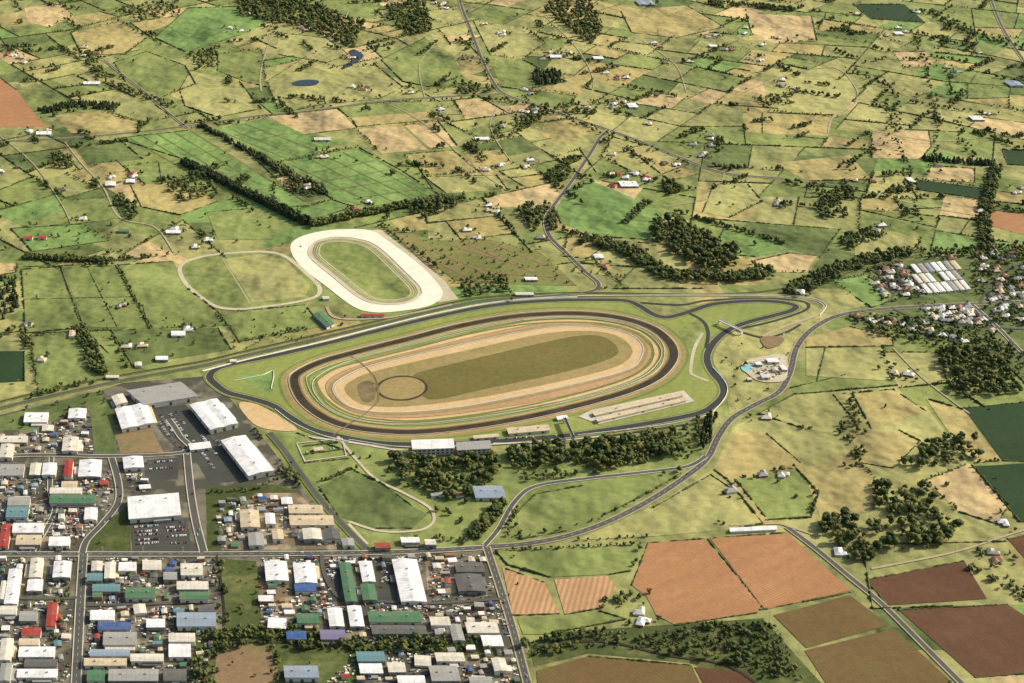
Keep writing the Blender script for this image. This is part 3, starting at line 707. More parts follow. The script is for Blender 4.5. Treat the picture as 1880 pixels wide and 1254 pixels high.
def stand(s,h,label,rc='l',tiers=6):
    a,b,c,d=[np.array(q) for q in PP(s,0)]; ctr=(a+b+c+d)/4; e1=((b-a)+(c-d))/2; e2=((a-d)+(b-c))/2
    zt=ROADZ; E=bpy.data.objects.new('grandstand',None); E.location=(*ctr,zt); col.objects.link(E); E['label']=label; E['category']='grandstand'
    v=[];f=[]
    for k in range(tiers):
        z=h*.7*(k+1)/tiers*.8
        q0=e2*(.5-.85*k/tiers); q1=e2*(.5-.85*(k+1)/tiers); i=len(v)
        for zz in(0,z):
            for s1,q in((-.5,q0),(.5,q0),(.5,q1),(-.5,q1)): w=e1*s1+q; v.append((w[0],w[1],zz))
        f+=[(i+4,i+5,i+6,i+7)]+[(i+j,i+(j+1)%4,i+4+(j+1)%4,i+4+j) for j in range(4)]
    obj('seating',pymesh('seating',v,f,M['concrete']),parent=E)
    v=[];f=[]
    for zz in(0,h*.95):
        for s1,t in((-.5,-.5),(.5,-.5),(.5,-.37),(-.5,-.37)): w=e1*s1+e2*t; v.append((w[0],w[1],zz))
    f=[(j,(j+1)%4,4+(j+1)%4,4+j) for j in range(4)]+[(4,5,6,7)]
    obj('wall',pymesh('wall',v,f,M['wall_l']),parent=E)
    L=np.linalg.norm(e1); nwin=int(L//7); n0=-e2/np.linalg.norm(e2)*.08
    for r_ in range(2):
        for j in range(nwin):
            m=e1*(-.5+(j+.5)/nwin)-e2*.5+n0; d=e1/L*2.2; z0=h*(.2+.38*r_)
            obj('window',pymesh('window',[(*(m-d),z0),(*(m+d),z0),(*(m+d),z0+h*.2),(*(m-d),z0+h*.2)],[(0,1,2,3)],M['glass']),parent=E)
    v=[];f=[]; uv=[]
    for zz in(h,h+.5):
        for s1,t,dz in((-.52,-.55,0),(.52,-.55,0),(.52,.25,1.2),(-.52,.25,1.2)): w=e1*s1+e2*t; v.append((w[0],w[1],zz+dz)); uv.append((s1*L,t*10))
    f=[(0,3,2,1),(4,5,6,7)]+[(j,(j+1)%4,4+(j+1)%4,4+j) for j in range(4)]
    obj('roof',pymesh('roof',v,f,RM[rc],uvs=uv),parent=E)
    KEEP.append((ctr[0],ctr[1],abs(e1[0])/2+5,abs(e2[1])/2+8))
stand('757,818 830,815 834,836 758,838',13,'white three storey grandstand facing the race track','w')
stand('838,820 898,816 902,834 840,837',10,'grey roofed grandstand beside the race track','s')
sheet('paved_apron',PP('1062,766 1085,754 1255,718 1275,738 1100,780'),ZC[0]+.004,M['concrete'],'pale concrete apron of the spectator terrace')
for i,(s,c) in enumerate((('1088,757 1250,721 1254,727 1093,764','n'),('1094,768 1256,731 1260,736 1099,775','n'))):
    bquad(s,c,4,name='pit_building',cat='building',label='long low beige roofed pit building beside the track',rise=.04)
bquad('930,786 1005,780 1010,790 934,797','n',5,name='pit_building',cat='building',label='low beige pit garages beside the circuit')
bquad('868,800 915,797 916,802 870,806','n',4,name='pit_building',cat='building',label='small flat beige kiosk row beside the circuit')
for s,c in (('1020,765 1040,762 1044,768 1024,771','w'),('575,822 592,820 594,826 577,828','n'),('790,905 812,903 814,909 792,911','s'),('835,905 850,903 852,909 837,911','o'),('735,845 750,843 752,849 737,851','l')):
    bquad(s,c,4,name='pavilion',cat='building',label='small %s roofed pavilion in the racecourse grounds'%RN[c])
def gantry(s,label,m='wall_g',w=4,h=7):
    a,b=[np.array(q) for q in PP(s)]; c=(a+b)/2; d=(b-a); L=np.linalg.norm(d); d/=L; n=np.array([-d[1],d[0]])
    E=bpy.data.objects.new('footbridge',None); E.location=(*c,ROADZ); col.objects.link(E); E['label']=label; E['category']='bridge'
    def bx(c0,hx,hy,z0,z1,nm,mt):
        v=[];f=[(0,3,2,1),(4,5,6,7)]+[(i,(i+1)%4,4+(i+1)%4,4+i) for i in range(4)]
        for z in(z0,z1):
            for sx,sy in((-1,-1),(1,-1),(1,1),(-1,1)): q=c0+d*sx*hx+n*sy*hy; v.append((q[0],q[1],z))
        obj(nm,pymesh(nm,v,f,mt),parent=E)
    z=np.zeros(2); bx(z,L/2,w/2,h,h+.5,'deck',M[m]); bx(n*(w/2-.15),L/2,.12,h+.5,h+1.7,'side_panel',M['white']); bx(-n*(w/2-.15),L/2,.12,h+.5,h+1.7,'side_panel',M['white'])
    for sx in(-1,1): bx(d*sx*(L/2-1.2),1,w/2-.3,0,h,'pier',M['wall_l'])
gantry('1320,595 1362,615','pale footbridge crossing the motor circuit','concrete',7); gantry('1036,776 1052,812','dark green footbridge over the racing straight','hedge',6,8)

# ---------------------------------------------------------------- houses
def house_meshes(s):
    r=random.Random(s); w,d=r.uniform(12,17),r.uniform(7.5,10); w2,d2=r.uniform(6,8),r.uniform(5,8); h=2.9
    v=[];f=[]; box(v,f,-w/2,-d/2,0,w/2,d/2,h); sx=r.choice([-1,1]); x0=sx*w*.25; box(v,f,x0-w2/2,-d/2-d2,0,x0+w2/2,-d/2+.01,h)
    wall=(v,f); v=[];f=[]
    def hip(x0,y0,x1,y1,z,o=.6,gable=False):
        x0-=o;y0-=o;x1+=o;y1+=o; k=len(v); rise=min(x1-x0,y1-y0)*.26
        if x1-x0>y1-y0: i=(y1-y0)*.45; rp=[(x0+i,(y0+y1)/2),(x1-i,(y0+y1)/2)]; fs=[(0,1,5,4),(1,2,5),(2,3,4,5),(3,0,4)]
        else: i=(x1-x0)*.45; rp=[((x0+x1)/2,y0+i),((x0+x1)/2,y1-i)]; fs=[(0,1,4),(1,2,5,4),(2,3,5),(3,0,4,5)]
        v.extend([(x0,y0,z),(x1,y0,z),(x1,y1,z),(x0,y1,z),(*rp[0],z+rise),(*rp[1],z+rise)]); f.extend([tuple(k+q for q in g_) for g_ in fs])
    hip(-w/2,-d/2,w/2,d/2,h); hip(x0-w2/2,-d/2-d2,x0+w2/2,0,h-.02)
    return wall,(v,f)
HV=[house_meshes(s) for s in range(6)]
HW=[[pymesh('wall',w[0],w[1],M[m]) for m in('wall_l','wall_b')] for w,_ in HV]
HR={c:[pymesh('roof',r_[0],r_[1],RM[c],uvs=[(p[0],p[1]) for p in r_[0]]) for _,r_ in HV] for c in 'wlskrgno'}
HO=[]
def house(x,y,c=None,sc_=1.15,m=11):
    if not clear(x,y,8) or any(abs(x-a)<r1+m*.5 and abs(y-b)<r2+m*.5 for a,b,r1,r2 in KEEP): return
    HO.append((x,y,c or random.choice('wwwwwllllssskknnnro'),sc_)); KEEP.append((x,y,m,m))
for s,n in (('1590,500 1650,485 1700,545 1620,548',22),('1690,560 1780,562 1850,612 1720,590',30),('1800,490 1930,480 1930,600 1840,585 1790,545',52),('1560,580 1690,590 1780,632 1640,605',16),('1700,470 1930,455 1930,478 1800,486',10)):
    p=PP(s); a=np.array(p); k=0
    for _ in range(n*16):
        if k>=n: break
        q=(random.uniform(*sorted((a[:,0].min(),a[:,0].max()))),random.uniform(a[:,1].min(),a[:,1].max()))
        if inpoly(q,p):
            m=len(HO); house(*q,c=random.choice('wwllllsssskknnoo'),sc_=1.05,m=7.5); k+=len(HO)-m
CL='''30,110,4,25 15,310,4,20 170,95,3,25 430,60,3,25 445,28,2,12 555,52,3,15 220,328,4,35 60,432,3,30 320,430,2,25 355,450,3,25 70,240,3,30 645,105,2,15 665,160,3,20 590,292,3,12 745,172,2,12 720,35,3,20 810,15,4,25 885,45,2,20 930,60,3,20 1020,104,5,30 1130,138,4,30 960,205,5,25 975,170,3,15 1110,200,5,40 1190,232,2,10 1165,330,9,45 1120,285,2,10 885,240,3,40 900,385,4,25 905,312,3,30 1110,492,2,15 1300,258,5,30 1300,285,2,15 1440,155,3,25 1300,80,3,60 1370,110,2,30 1210,85,3,15 1420,75,2,30 1640,60,4,25 1700,20,2,20 1740,130,2,20 1800,95,3,30 1800,215,3,25 1590,335,2,20 1640,420,3,30 1780,395,2,20 1860,350,2,15 1410,375,2,20 1410,770,3,12 1350,905,2,10 1415,870,4,20 1500,985,2,10 1545,1018,3,12 1655,690,4,25 1835,960,1,5 1810,1020,5,25 1165,1130,6,25 1190,1145,3,15 100,355,3,20 130,395,2,25 250,640,2,20 40,600,2,20 330,610,2,15 90,660,2,20 215,560,1,10 1480,540,2,10 1330,60,3,40 1240,120,2,30 1560,30,2,30 690,375,2,40 560,345,3,15 1000,440,2,20 860,430,2,30 1230,300,2,30 1720,300,2,20 980,300,2,20 800,205,2,10 860,110,2,15'''
for c in CL.split():
    x,y,n,s=[float(q) for q in c.split(',')]
    for _ in range(int(n)): house(*P(x+random.uniform(-s,s),y+random.uniform(-s,s)*.35))
HO=HO[:300]
for x,y,c,s in HO:
    i=random.randrange(6); wi_=random.randrange(2)
    E=bpy.data.objects.new('house',None); E.location=(x,y,topz(x,y)); E.rotation_euler=(0,0,random.choice([0,1.57,3.14,4.71])+random.uniform(-.4,.4)); E.scale=(s,s,s); col.objects.link(E)
    E['label']='%s roofed single storey house among paddocks and trees'%RN[c]; E['category']='house'; E['group']='houses'
    obj('wall',HW[i][wi_],parent=E); obj('roof',HR[c][i],parent=E)
    for _ in range(5):
        if random.random()<.75: an=random.uniform(0,6.28); rr_=random.uniform(13,30); addtree(x+rr_*math.cos(an),y+rr_*math.sin(an),random.uniform(5,10))

# ---------------------------------------------------------------- trees data
for o_ in range(3): belt('335,298 400,330 480,370 565,412',20,6,(14,19),'cone')
for o_ in range(2): belt('570,415 650,398 740,380 835,368',20,7,(12,17))
belt('365,230 450,275 545,330 600,358',16,5.5,(10,15),'cone'); belt('75,206 140,192 215,198',42,7,(12,16),'cone')
belt('45,473 205,481',20,5,(9,12)); belt('45,473 205,481',18,6,(9,12)); belt('205,478 310,470',10,7,(8,11))
wood('435,0 560,-10 600,20 670,45 650,85 600,60 520,45 440,30',14,(15,20)); wood('710,10 780,0 795,60 750,68 720,40',14,(13,18)); wood('1010,0 1080,0 1110,50 1085,85 1050,60 1000,20',14,(13,18),prob=.95)
wood('975,132 1030,130 1038,154 980,157',11,(15,20),'cone'); wood('940,225 1010,195 1020,208 955,245',11,(12,16)); wood('1200,405 1240,400 1300,430 1355,465 1350,490 1300,500 1240,470 1195,440',10,(12,18),prob=.95)
belt('1068,440 1150,460 1230,510 1350,512 1400,505',40,7.5,(12,16)); wood('1380,485 1420,490 1425,512 1390,512',10,(12,16)); wood('1500,372 1550,335 1572,350 1530,402 1500,402',11,(11,16),prob=.95)
wood('1535,440 1610,418 1622,436 1560,460',10,(12,16))
wood('935,822 1090,815 1200,792 1240,790 1248,835 1150,860 1100,872 1060,852 1000,862 940,858',9.5,(11,16),prob=.9); wood('950,866 1090,862 1100,876 960,886',10,(8,12),prob=.7)
wood('718,842 900,832 925,855 900,885 865,925 810,918 740,888',9.5,(10,16),prob=.82); wood('640,830 720,842 745,890 700,880',13,(7,11),prob=.35); wood('1278,825 1296,765 1316,770 1300,830',7,(14,19),'pole',prob=.9); wood('1255,770 1290,760 1280,840 1240,845',11,(7,12),prob=.6)
belt('590,886 655,858',6,6,(6,8)); belt('868,990 925,925',22,8,(10,14)); belt('930,985 950,930',8,10,(8,11)); belt('935,992 1050,968 1120,945 1200,902 1250,872',4,22,(5,8)); belt('760,985 900,1000',14,12,(6,10)); belt('800,925 870,975',24,12,(7,11),prob=.6)
wood('1500,960 1560,950 1640,960 1700,930 1760,960 1760,1000 1640,1012 1590,1040 1520,990',12,(11,17),prob=.85); wood('1590,880 1650,900 1715,895 1720,935 1650,950 1610,930',11,(11,17),prob=.88)
wood('1655,845 1720,800 1790,808 1798,840 1740,856 1670,862',11,(11,17),prob=.88); wood('1720,650 1800,642 1850,660 1872,722 1760,732 1730,690',10.5,(11,16),prob=.92)
belt('1445,540 1530,500 1600,478 1670,465',50,8.5,(10,15)); wood('1540,578 1760,592 1890,645 1890,700 1720,640 1600,615',12,(9,13),prob=.9); wood('1780,460 1900,450 1900,600 1830,595 1790,545',11,(7,11),prob=.75)
wood('1590,495 1660,480 1700,550 1620,555',13,(6,10),prob=.6); wood('1690,560 1780,560 1860,612 1720,595',12,(6,10),prob=.7); wood('1640,462 1780,455 1900,440 1900,462 1700,478',11,(9,13),prob=.9)
wood('285,332 380,318 402,360 330,372',12,(11,16),prob=.6); wood('228,372 250,370 256,402 235,405',9,(11,15)); wood('92,285 130,282 140,310 98,308',10,(11,15)); 
wood('955,1185 1060,1155 1200,1165 1330,1140 1425,1150 1480,1254 1400,1245 1330,1222 1200,1200 1100,1188 980,1205',7.5,(5,11),prob=.82)
wood('360,1160 510,1148 640,1172 900,1170 905,1198 700,1200 560,1194 500,1180 400,1200',6.5,(6,11),prob=.92); wood('345,1190 400,1185 402,1285 345,1285',7.5,(6,11),prob=.9); wood('498,1182 520,1188 510,1280 496,1280',8,(6,9))
belt('400,1030 408,1090 412,1150',14,6,(6,10)); belt('385,905 470,900 510,880',8,9,(5,8)); wood('505,865 535,858 548,885 512,895',9,(8,12)); belt('465,785 505,840 550,895',6,8,(6,9))
belt('145,600 165,640 185,690',30,8,(10,14)); belt('50,728 100,715 180,700',20,9,(8,12)); wood('0,510 30,505 38,560 20,580 0,590',12,(12,16),'cone'); belt('20,605 60,640',20,10,(8,12)); belt('385,640 440,628 560,600 640,580',14,12,(5,9),prob=.6)
belt('1695,292 1760,298 1830,302',30,7,(12,16),'cone'); belt('1830,305 1812,370 1805,400 1812,460',28,8,(11,15)); wood('1212,340 1240,332 1252,352 1225,364',9,(13,17)); wood('950,382 990,378 1002,410 980,428 955,400',9.5,(12,15))
belt('1010,330 1035,300 1060,290',32,8,(10,14)); belt('1005,375 1012,425',30,9,(9,13)); wood('832,150 900,160 905,175 840,175',12,(10,14),prob=.9); belt('1240,388 1330,415 1440,448',12,7,(8,12)); wood('845,512 930,505 935,535 850,545',10,(8,12),prob=.9)
wood('745,372 835,360 842,380 780,402 745,390',10,(11,15),prob=.9); wood('1380,180 1450,170 1465,190 1400,198',13,(9,13),prob=.8); wood('345,100 395,90 405,120 360,130',13,(10,14),prob=.8)
belt('1560,130 1640,160 1640,250 1560,300 1540,340',40,13,(8,13),prob=.4); belt('1700,20 1780,60 1880,90',60,14,(9,14),prob=.8); belt('1300,5 1460,20',36,9,(12,16)); belt('160,100 190,150 330,200',34,11,(9,13),prob=.75)
belt('0,95 110,90 190,110',30,12,(9,13),prob=.85); wood('200,20 330,0 330,30 250,40',16,(10,14),prob=.7); wood('520,330 560,325 600,345 590,362 540,360',10,(9,13),prob=.85); belt('480,285 520,325',12,8,(10,14)); belt('500,300 660,270',5,8,(5,8))
belt('1440,330 1500,350 1560,400',25,10,(9,13),prob=.8); belt('1650,260 1680,350 1690,440',14,11,(9,13),prob=.5); belt('1740,130 1760,230 1790,300',20,12,(8,12),prob=.6); belt('1540,790 1580,830 1560,860',22,10,(8,12),prob=.85); belt('1560,720 1575,790 1590,800',14,10,(8,12),prob=.85)
belt('1100,1110 1160,1100 1200,1095',25,10,(7,11),prob=.7); belt('1310,960 1340,965',12,9,(6,9)); belt('1780,1040 1850,1080 1900,1090',20,10,(7,11),prob=.7); belt('1850,1060 1880,1110',12,9,(7,10))
belt('920,180 1000,205 1110,245 1180,270',26,13,(8,12),prob=.55); belt('560,200 700,190 900,180',10,14,(6,10),prob=.6); belt('860,60 890,130 915,170',24,13,(8,12),prob=.65); belt('1000,205 1060,190 1170,185 1200,175',30,12,(8,12),prob=.6); belt('1680,60 1700,130 1720,200 1720,290',16,12,(8,12),prob=.6)
wood('100,1075 128,1070 132,1105 108,1200 98,1200',9,(7,11),prob=.7); wood('0,760 200,715 205,760 120,790 0,800',20,(6,9),prob=.4); wood('380,1160 400,1028 480,1028 480,1150',20,(4,8),prob=.4)
belt('690,412 750,450 800,490 835,520',6,10,(6,9),prob=.8); wood('690,412 990,455 1060,522 870,515 750,455',15,(3.5,8),prob=.45); wood('300,560 420,590 560,560 600,620 420,650 260,660',30,(6,9),prob=.25)
wood('0,390 560,400 560,460 330,470 0,470',28,(7,11),prob=.3); wood('430,625 600,590 640,600 440,650',20,(6,9),prob=.35); wood('1430,740 1850,720 1850,940 1500,960 1340,880',50,(6,10),prob=.12); wood('40,490 330,480 400,600 60,720',46,(5,9),prob=.2)
wood('-20,-20 1900,-20 1900,340 -20,340',60,(7,11),prob=.1); wood('900,300 1900,300 1900,520 900,520',50,(7,11),prob=.12); wood('1310,640 1450,600 1460,700 1350,750',26,(5,9),prob=.25)
wood('0,850 210,845 205,1010 0,1010',26,(5,8),prob=.4); wood('0,1020 950,1015 960,1254 0,1254',28,(4,8),prob=.38)
for _ in range(110):
    u,v_=random.uniform(0,1880),random.uniform(0,400); x,y=P(u,v_)
    if topz(x,y)>ZR: continue
    th=random.uniform(0,3.14); l_=random.uniform(18,80); w_=random.uniform(8,22)
    belt([(x-l_*math.cos(th),y-l_*math.sin(th)),(x+l_*math.cos(th),y+l_*math.sin(th))],w_,8.5,(8,14),prob=.85)
for k,p in FP:
    n=len(p)
    for i in range(n):
        a=np.array(p[i]);b=np.array(p[(i+1)%n]); L=np.linalg.norm(b-a)
        if L<30: continue
        r_=rng.random()
        if k[0]=='b' and r_<.35: HEDGES.append((np.array([a,b]),3.0,1.6))
        elif k[0]!='b':
            if r_<.40: HEDGES.append((np.array([a,b]),rng.uniform(2.0,3.8),rng.uniform(1.5,3)))
            elif r_<.58: belt([a,b],4,7,(4,8),prob=rng.uniform(.5,1))
            elif r_<.68: belt([a,b],9,10,(7,12),prob=.5)
for a,b in CE:
    a=np.array(a);b=np.array(b); L=np.linalg.norm(b-a); m=(a+b)/2
    if L<25 or m[1]>6500 or abs(m[0])>.36*math.hypot(m[1],H)+100: continue
    if covered(*m) or covered(*(a*.8+b*.2)) or covered(*(a*.2+b*.8)): continue
    r_=rng.random()
    if r_<.38: HEDGES.append((np.array([a,b]),rng.uniform(1.8,3.8),rng.uniform(1.4,3.0)))
    elif r_<.54: belt([a,b],4,7.5,(4,8),prob=rng.uniform(.5,1))
    elif r_<.62: belt([a,b],11,9,(8,14),prob=.75)
HEDGES+= [(np.array(PP(s)),w,h) for s,w,h in (('45,490 200,485',2.4,1.8),('110,490 155,602 200,650',2.4,1.8),('212,487 275,603',2.4,1.8),('60,612 250,605',2.2,1.8),('160,490 215,600',1.8,1.5),('45,550 250,545',1.8,1.5),('1405,955 1490,950 1503,905 1460,858',3,2.5),('1300,990 1400,1115',3,1.4),('1395,1120 1562,1088',3,1.6),('1160,1075 1190,997 1445,978',3,1.6),('1515,640 1500,700',3,2),('545,795 640,830',3,2),('560,850 640,842',4,2),('556,835 630,825',4,2),('555,820 620,812',4,2))]
ribbon('path',PP('545,815 628,806 636,838 560,848'),3,ROADZ,M['concrete'],'pale paved path',True)
def hedge_mesh(p,w,h):
    V=[];T=[]; prof=[(-.5,0),(-.55,.55),(-.3,.95),(.05,1.05),(.35,.9),(.55,.5),(.5,0)]; K=len(prof)
    pts=[]
    for a,b in zip(p[:-1],p[1:]):
        n=max(1,int(np.linalg.norm(b-a)/3.5)); pts+=[a+(b-a)*i/n for i in range(n)]
    pts.append(p[-1]); pts=np.array(pts); nn=offs(pts,False); N=len(pts)
    gap=0; ph=rng.uniform(0,6)
    for i in range(N):
        s=rng.uniform(.45,1.4)*(.9+.2*math.sin(i*.21+ph)); gap=(gap-1) if gap>0 else (rng.integers(1,5) if rng.random()<.045 else 0)
        if gap>0: s=.1
        j=rng.uniform(-.4,.4)
        for a,z in prof:
            q=pts[i]+nn[i]*(a*w*s+j+rng.uniform(-.3,.3)); V.append((q[0],q[1],z*h*s*rng.uniform(.85,1.15)))
    for i in range(N-1):
        for k in range(K-1):
            a=i*K+k; T+= [(a,a+1,a+K+1),(a,a+K+1,a+K)]
    V=np.array(V); c=V.mean(0); c[2]=0
    return V-c,np.array(T),c
HEDGES.sort(key=lambda q:np.linalg.norm(q[0].mean(0)))
big=[];off=0;bt=[]
for i,(p,w,h) in enumerate(HEDGES):
    V,T,c=hedge_mesh(p,w,h)
    if i<290: obj('hedge',trimesh('hedge',V,T,M['hedge']),tuple(c),label='dark green hedge along a field boundary',category='hedge',group='field hedges')
    else: big.append(V+c);bt.append(T+off);off+=len(V)
if big: obj('hedge',trimesh('hedge',np.vstack(big),np.vstack(bt),M['hedge']),kind='stuff',label='distant hedges along field boundaries',category='hedge')
TREES.sort(key=lambda t:-t[2]/math.sqrt(t[0]**2+t[1]**2+H*H))
near={'round':[],'cone':[],'pole':[]}; rest=[]
lim={'round':300,'cone':60,'pole':60}
for t in TREES:
    if t[1]>1620 and len(near[t[3]])<lim[t[3]]: near[t[3]].append(t)
    else: rest.append(t)
NM={'round':('tree','leafy broadleaf tree casting a long shadow'),'cone':('conifer_tree','dark conifer in a shelter belt'),'pole':('poplar_tree','tall narrow poplar beside the road')}
for k,L in near.items():
    for x,y,h,_ in L:
        s=h*(1 if k!='round' else 1.12)
        E=bpy.data.objects.new(NM[k][0],None); E.location=(x,y,topz(x,y)); E.rotation_euler=(0,0,random.uniform(0,6.28)); E.scale=(s*random.uniform(.85,1.2),s*random.uniform(.85,1.2),s); col.objects.link(E)
        E['label']=NM[k][1]; E['category']='tree'; E['group']='trees'
        obj('trunk',trunkme,parent=E); obj('crown',BIG[k][random.randrange(9)],parent=E)
print('TREES',len(TREES),'HEDGES',len(HEDGES),'HOUSES',len(HO),'SHEDS',nsh,'CELLS',len(cells))
Vs=[];Ts=[];Ms=[];o=0
for x,y,h,k in rest:
    V,T=SM[k][random.randrange(8)]; a=random.uniform(0,6.28); s=h*(1.0 if k!='round' else 1.12); sx=s*random.uniform(.85,1.25)
    R=np.array([[math.cos(a),-math.sin(a)],[math.sin(a),math.cos(a)]]); W=V.copy(); W[:,:2]=(V[:,:2]@R.T)*sx; W[:,2]*=s
    W[:,0]+=x;W[:,1]+=y; W[:,2]-=.12*s
    Vs.append(W);Ts.append(T+o);o+=len(V); Ms.append(np.full(len(T),random.choice([0,0,2,3,3]) if k=='round' else 1))
obj('woodland',trimesh('woodland',np.vstack(Vs),np.vstack(Ts),[M['leaf'],M['leafd']]+LV,np.concatenate(Ms)),kind='stuff',label='distant trees in woods, shelter belts and along fields',category='trees')

# ---------------------------------------------------------------- cars, containers, yard stock, poles
CARC=[('white',(225,225,220)),('silver',(170,172,172)),('dark grey',(60,62,66)),('red',(150,40,36)),('blue',(50,70,110)),('black',(30,30,32))]
tyre=plain('tyre_rubber',(32,32,32))
def carmesh(m):
    v=[];f=[];mi=[]
    def add(pts,fs,k):
        o=len(v); v.extend(pts); f.extend([tuple(o+i for i in q) for q in fs]); mi.extend([k]*len(fs))
    def loft(secs,k):
        pts=[];fs=[]
        for z,x0,x1,w in secs: pts+=[(x0,-w,z),(x1,-w,z),(x1,w,z),(x0,w,z)]
        for s in range(len(secs)-1):
            for i in range(4): fs.append((s*4+i,s*4+(i+1)%4,s*4+4+(i+1)%4,s*4+4+i))
        n=len(secs)*4; fs.append((n-4,n-3,n-2,n-1)); add(pts,fs,k)
    loft([(.25,-2.1,2.1,.85),(.45,-2.25,2.25,.92),(.8,-2.2,2.15,.9),(.92,-2.05,1.95,.84)],0)
    loft([(.92,-1.6,1.05,.8),(1.35,-1.15,.45,.66)],1); loft([(1.35,-1.15,.45,.66),(1.42,-1.0,.35,.6)],0)
    for x in(-1.35,1.35):
        for y in(-.9,.9):
            pts=[(x+.33*math.cos(a),y+s,.33+.33*math.sin(a)) for s in(-.1,.1) for a in np.linspace(0,6.283,9)[:8]]
            add(pts,[tuple(range(8)),tuple(range(15,7,-1))]+[(i,(i+1)%8,8+(i+1)%8,8+i) for i in range(8)],2)
    return pymesh('car_body',v,f,[m,M['glass'],tyre],mi),v,f,mi
CMAT=[plain('car_paint_'+n.replace(' ','_'),c,.3,.03) for n,c in CARC]
CMX=[carmesh(m) for m in CMAT]
CM=[(n[0],x[0]) for n,x in zip(CARC,CMX)]
_,cv,cf,cmi=CMX[0]; cv=np.array(cv)
ncar=0; xv=[];xf=[];xm=[]
def free(x,y,m=0): return not any(abs(x-a)<r1+m-2 and abs(y-b)<r2+m-2 for a,b,r1,r2 in KEEP)
def car(x,y,a,z=None):
    global ncar
    if not free(x,y,1): return
    z=topz(x,y) if z is None else z; ci=random.choices(range(6),[6,4,2,2,2,1.5])[0]
    if ncar<285:
        n,me=CM[ci]
        o=obj('parked_car',me,(x,y,z),label='%s car parked on the asphalt'%n,category='car',group='parked cars'); o.rotation_euler=(0,0,a); o.scale=(1.05,1.05,1.1)
    else:
        k=len(xv); c_,s_=math.cos(a),math.sin(a)
        xv.extend([(p[0]*c_-p[1]*s_+x,p[0]*s_+p[1]*c_+y,p[2]*1.1+z) for p in cv]); xf.extend([tuple(i+k for i in q) for q in cf]); xm.extend([ci if q==0 else 5+q for q in cmi])
    ncar+=1
bl=[];bf=[]
def carrow(s,fill=.7,sp=2.8):
    a,b=[np.array(q) for q in PP(s)]; L=np.linalg.norm(b-a); d=(b-a)/L; aa=math.atan2(d[1],d[0])+math.pi/2; nn=np.array([-d[1],d[0]])
    for i in range(int(L/sp)):
        q=a+d*(i+.5)*sp
        if free(*q,2):
            k=len(bl); zz=topz(*q)+.02
            for u in ((-.07,-2.5),(.07,-2.5),(.07,2.5),(-.07,2.5)): w=q+d*u[0]+nn*u[1]; bl.append((w[0],w[1],zz))
            bf.append((k,k+1,k+2,k+3))
        if random.random()<fill: q=a+d*i*sp; car(q[0],q[1],aa+random.choice([0,math.pi])+random.uniform(-.03,.03))
for s,fl in (('245,962 292,959',.9),('248,968 293,965',.9),('250,977 294,974',.9),('250,983 294,980',.85),('252,992 296,989',.8),('252,999 296,996',.7),('305,960 342,958',.8),('306,969 345,967',.8),('308,975 345,973',.8),('310,985 346,983',.7),('312,998 348,996',.6),
 ('60,936 150,932',.7),('60,942 150,938',.8),('62,950 150,947',.8),('62,957 150,954',.8),('64,964 150,961',.8),('90,972 148,969',.7),
 ('385,795 430,850',.5),('370,800 410,850',.5),('270,850 322,846',.6),('272,862 322,858',.6),('285,765 310,800',.5),('295,762 322,800',.5),('312,760 345,805',.5),('322,756 355,800',.4),('300,790 350,840',.35),('355,810 400,870',.5),('372,830 405,878',.5),('400,850 440,880',.5),
 ('700,1035 722,1090',.4),('600,1032 606,1090',.4),('560,1106 600,1104',.6),('480,1120 535,1122',.7),('490,1140 540,1140',.6),('800,1170 850,1168',.6),('170,1108 230,1106',.5),('250,1120 310,1118',.6),('250,1128 310,1126',.6),('930,806 1030,800',.4),('1110,795 1240,776',.3),('770,845 830,842',.4),('560,830 625,822',.3)): carrow(s,fl)
obj('road_marking',pymesh('road_marking',bl,bf,M['marking']),kind='structure',label='white parking bay lines')
for p in [PP(s) for s in ('480,1025 890,1020 920,1100 480,1150','160,1025 395,1025 400,1155 160,1254','0,1025 135,1025 130,1254 0,1254','590,1105 930,1100 955,1254 660,1254','0,860 200,850 210,930 150,1005 0,1010')]:
    a=np.array(p)
    for _ in range(320):
        q=(random.uniform(a[:,0].min(),a[:,0].max()),random.uniform(a[:,1].min(),a[:,1].max()))
        if inpoly(q,a) and free(*q,3) and clear(*q,2): car(q[0],q[1],random.choice([0,1.57,3.14])+.2+random.gauss(0,.15))
if xv: obj('parked_car',pymesh('parked_car',xv,xf,CMAT+[M['glass'],tyre],xm),kind='stuff',label='further parked cars scattered through the yards',category='cars')
for p,w in RD:
    if w>=9:
        for _ in range(3):
            i=random.randrange(len(p)-1); a=np.array(p[i]);b=np.array(p[i+1]); d=b-a; L=np.linalg.norm(d)+1e-6; n=np.array([-d[1],d[0]])/L; q=a+n*w*.22*random.choice([-1,1])
            if q[1]<3500:
                nme,me=random.choice(CM); o=obj('car',me,(q[0],q[1],ROADZ),label='%s car driving along the road'%nme,category='car'); o.rotation_euler=(0,0,math.atan2(d[1],d[0]))
CC=[('rust red',(140,70,54)),('blue',(70,90,120)),('white',(215,212,200)),('green',(80,100,78)),('orange',(170,112,72)),('grey',(140,140,134))]
def contmesh(m):
    v=[];f=[]; box(v,f,-3.03,-1.22,.15,3.03,1.22,2.6)
    for i in range(14):
        x=-2.8+i*.43
        for s in(-1,1): box(v,f,x-.08,s*1.25-.03,.3,x+.08,s*1.25+.03,2.45)
    for x in(-3.0,3.0):
        for y in(-1.2,1.2): box(v,f,x-.1,y-.1,0,x+.1,y+.1,2.64)
    return pymesh('container_shell',v,f,m)
CT=[(n,contmesh(plain('container_paint_'+n.replace(' ','_'),c))) for n,c in CC]
stock=[];sf=[];smi=[]; n=0
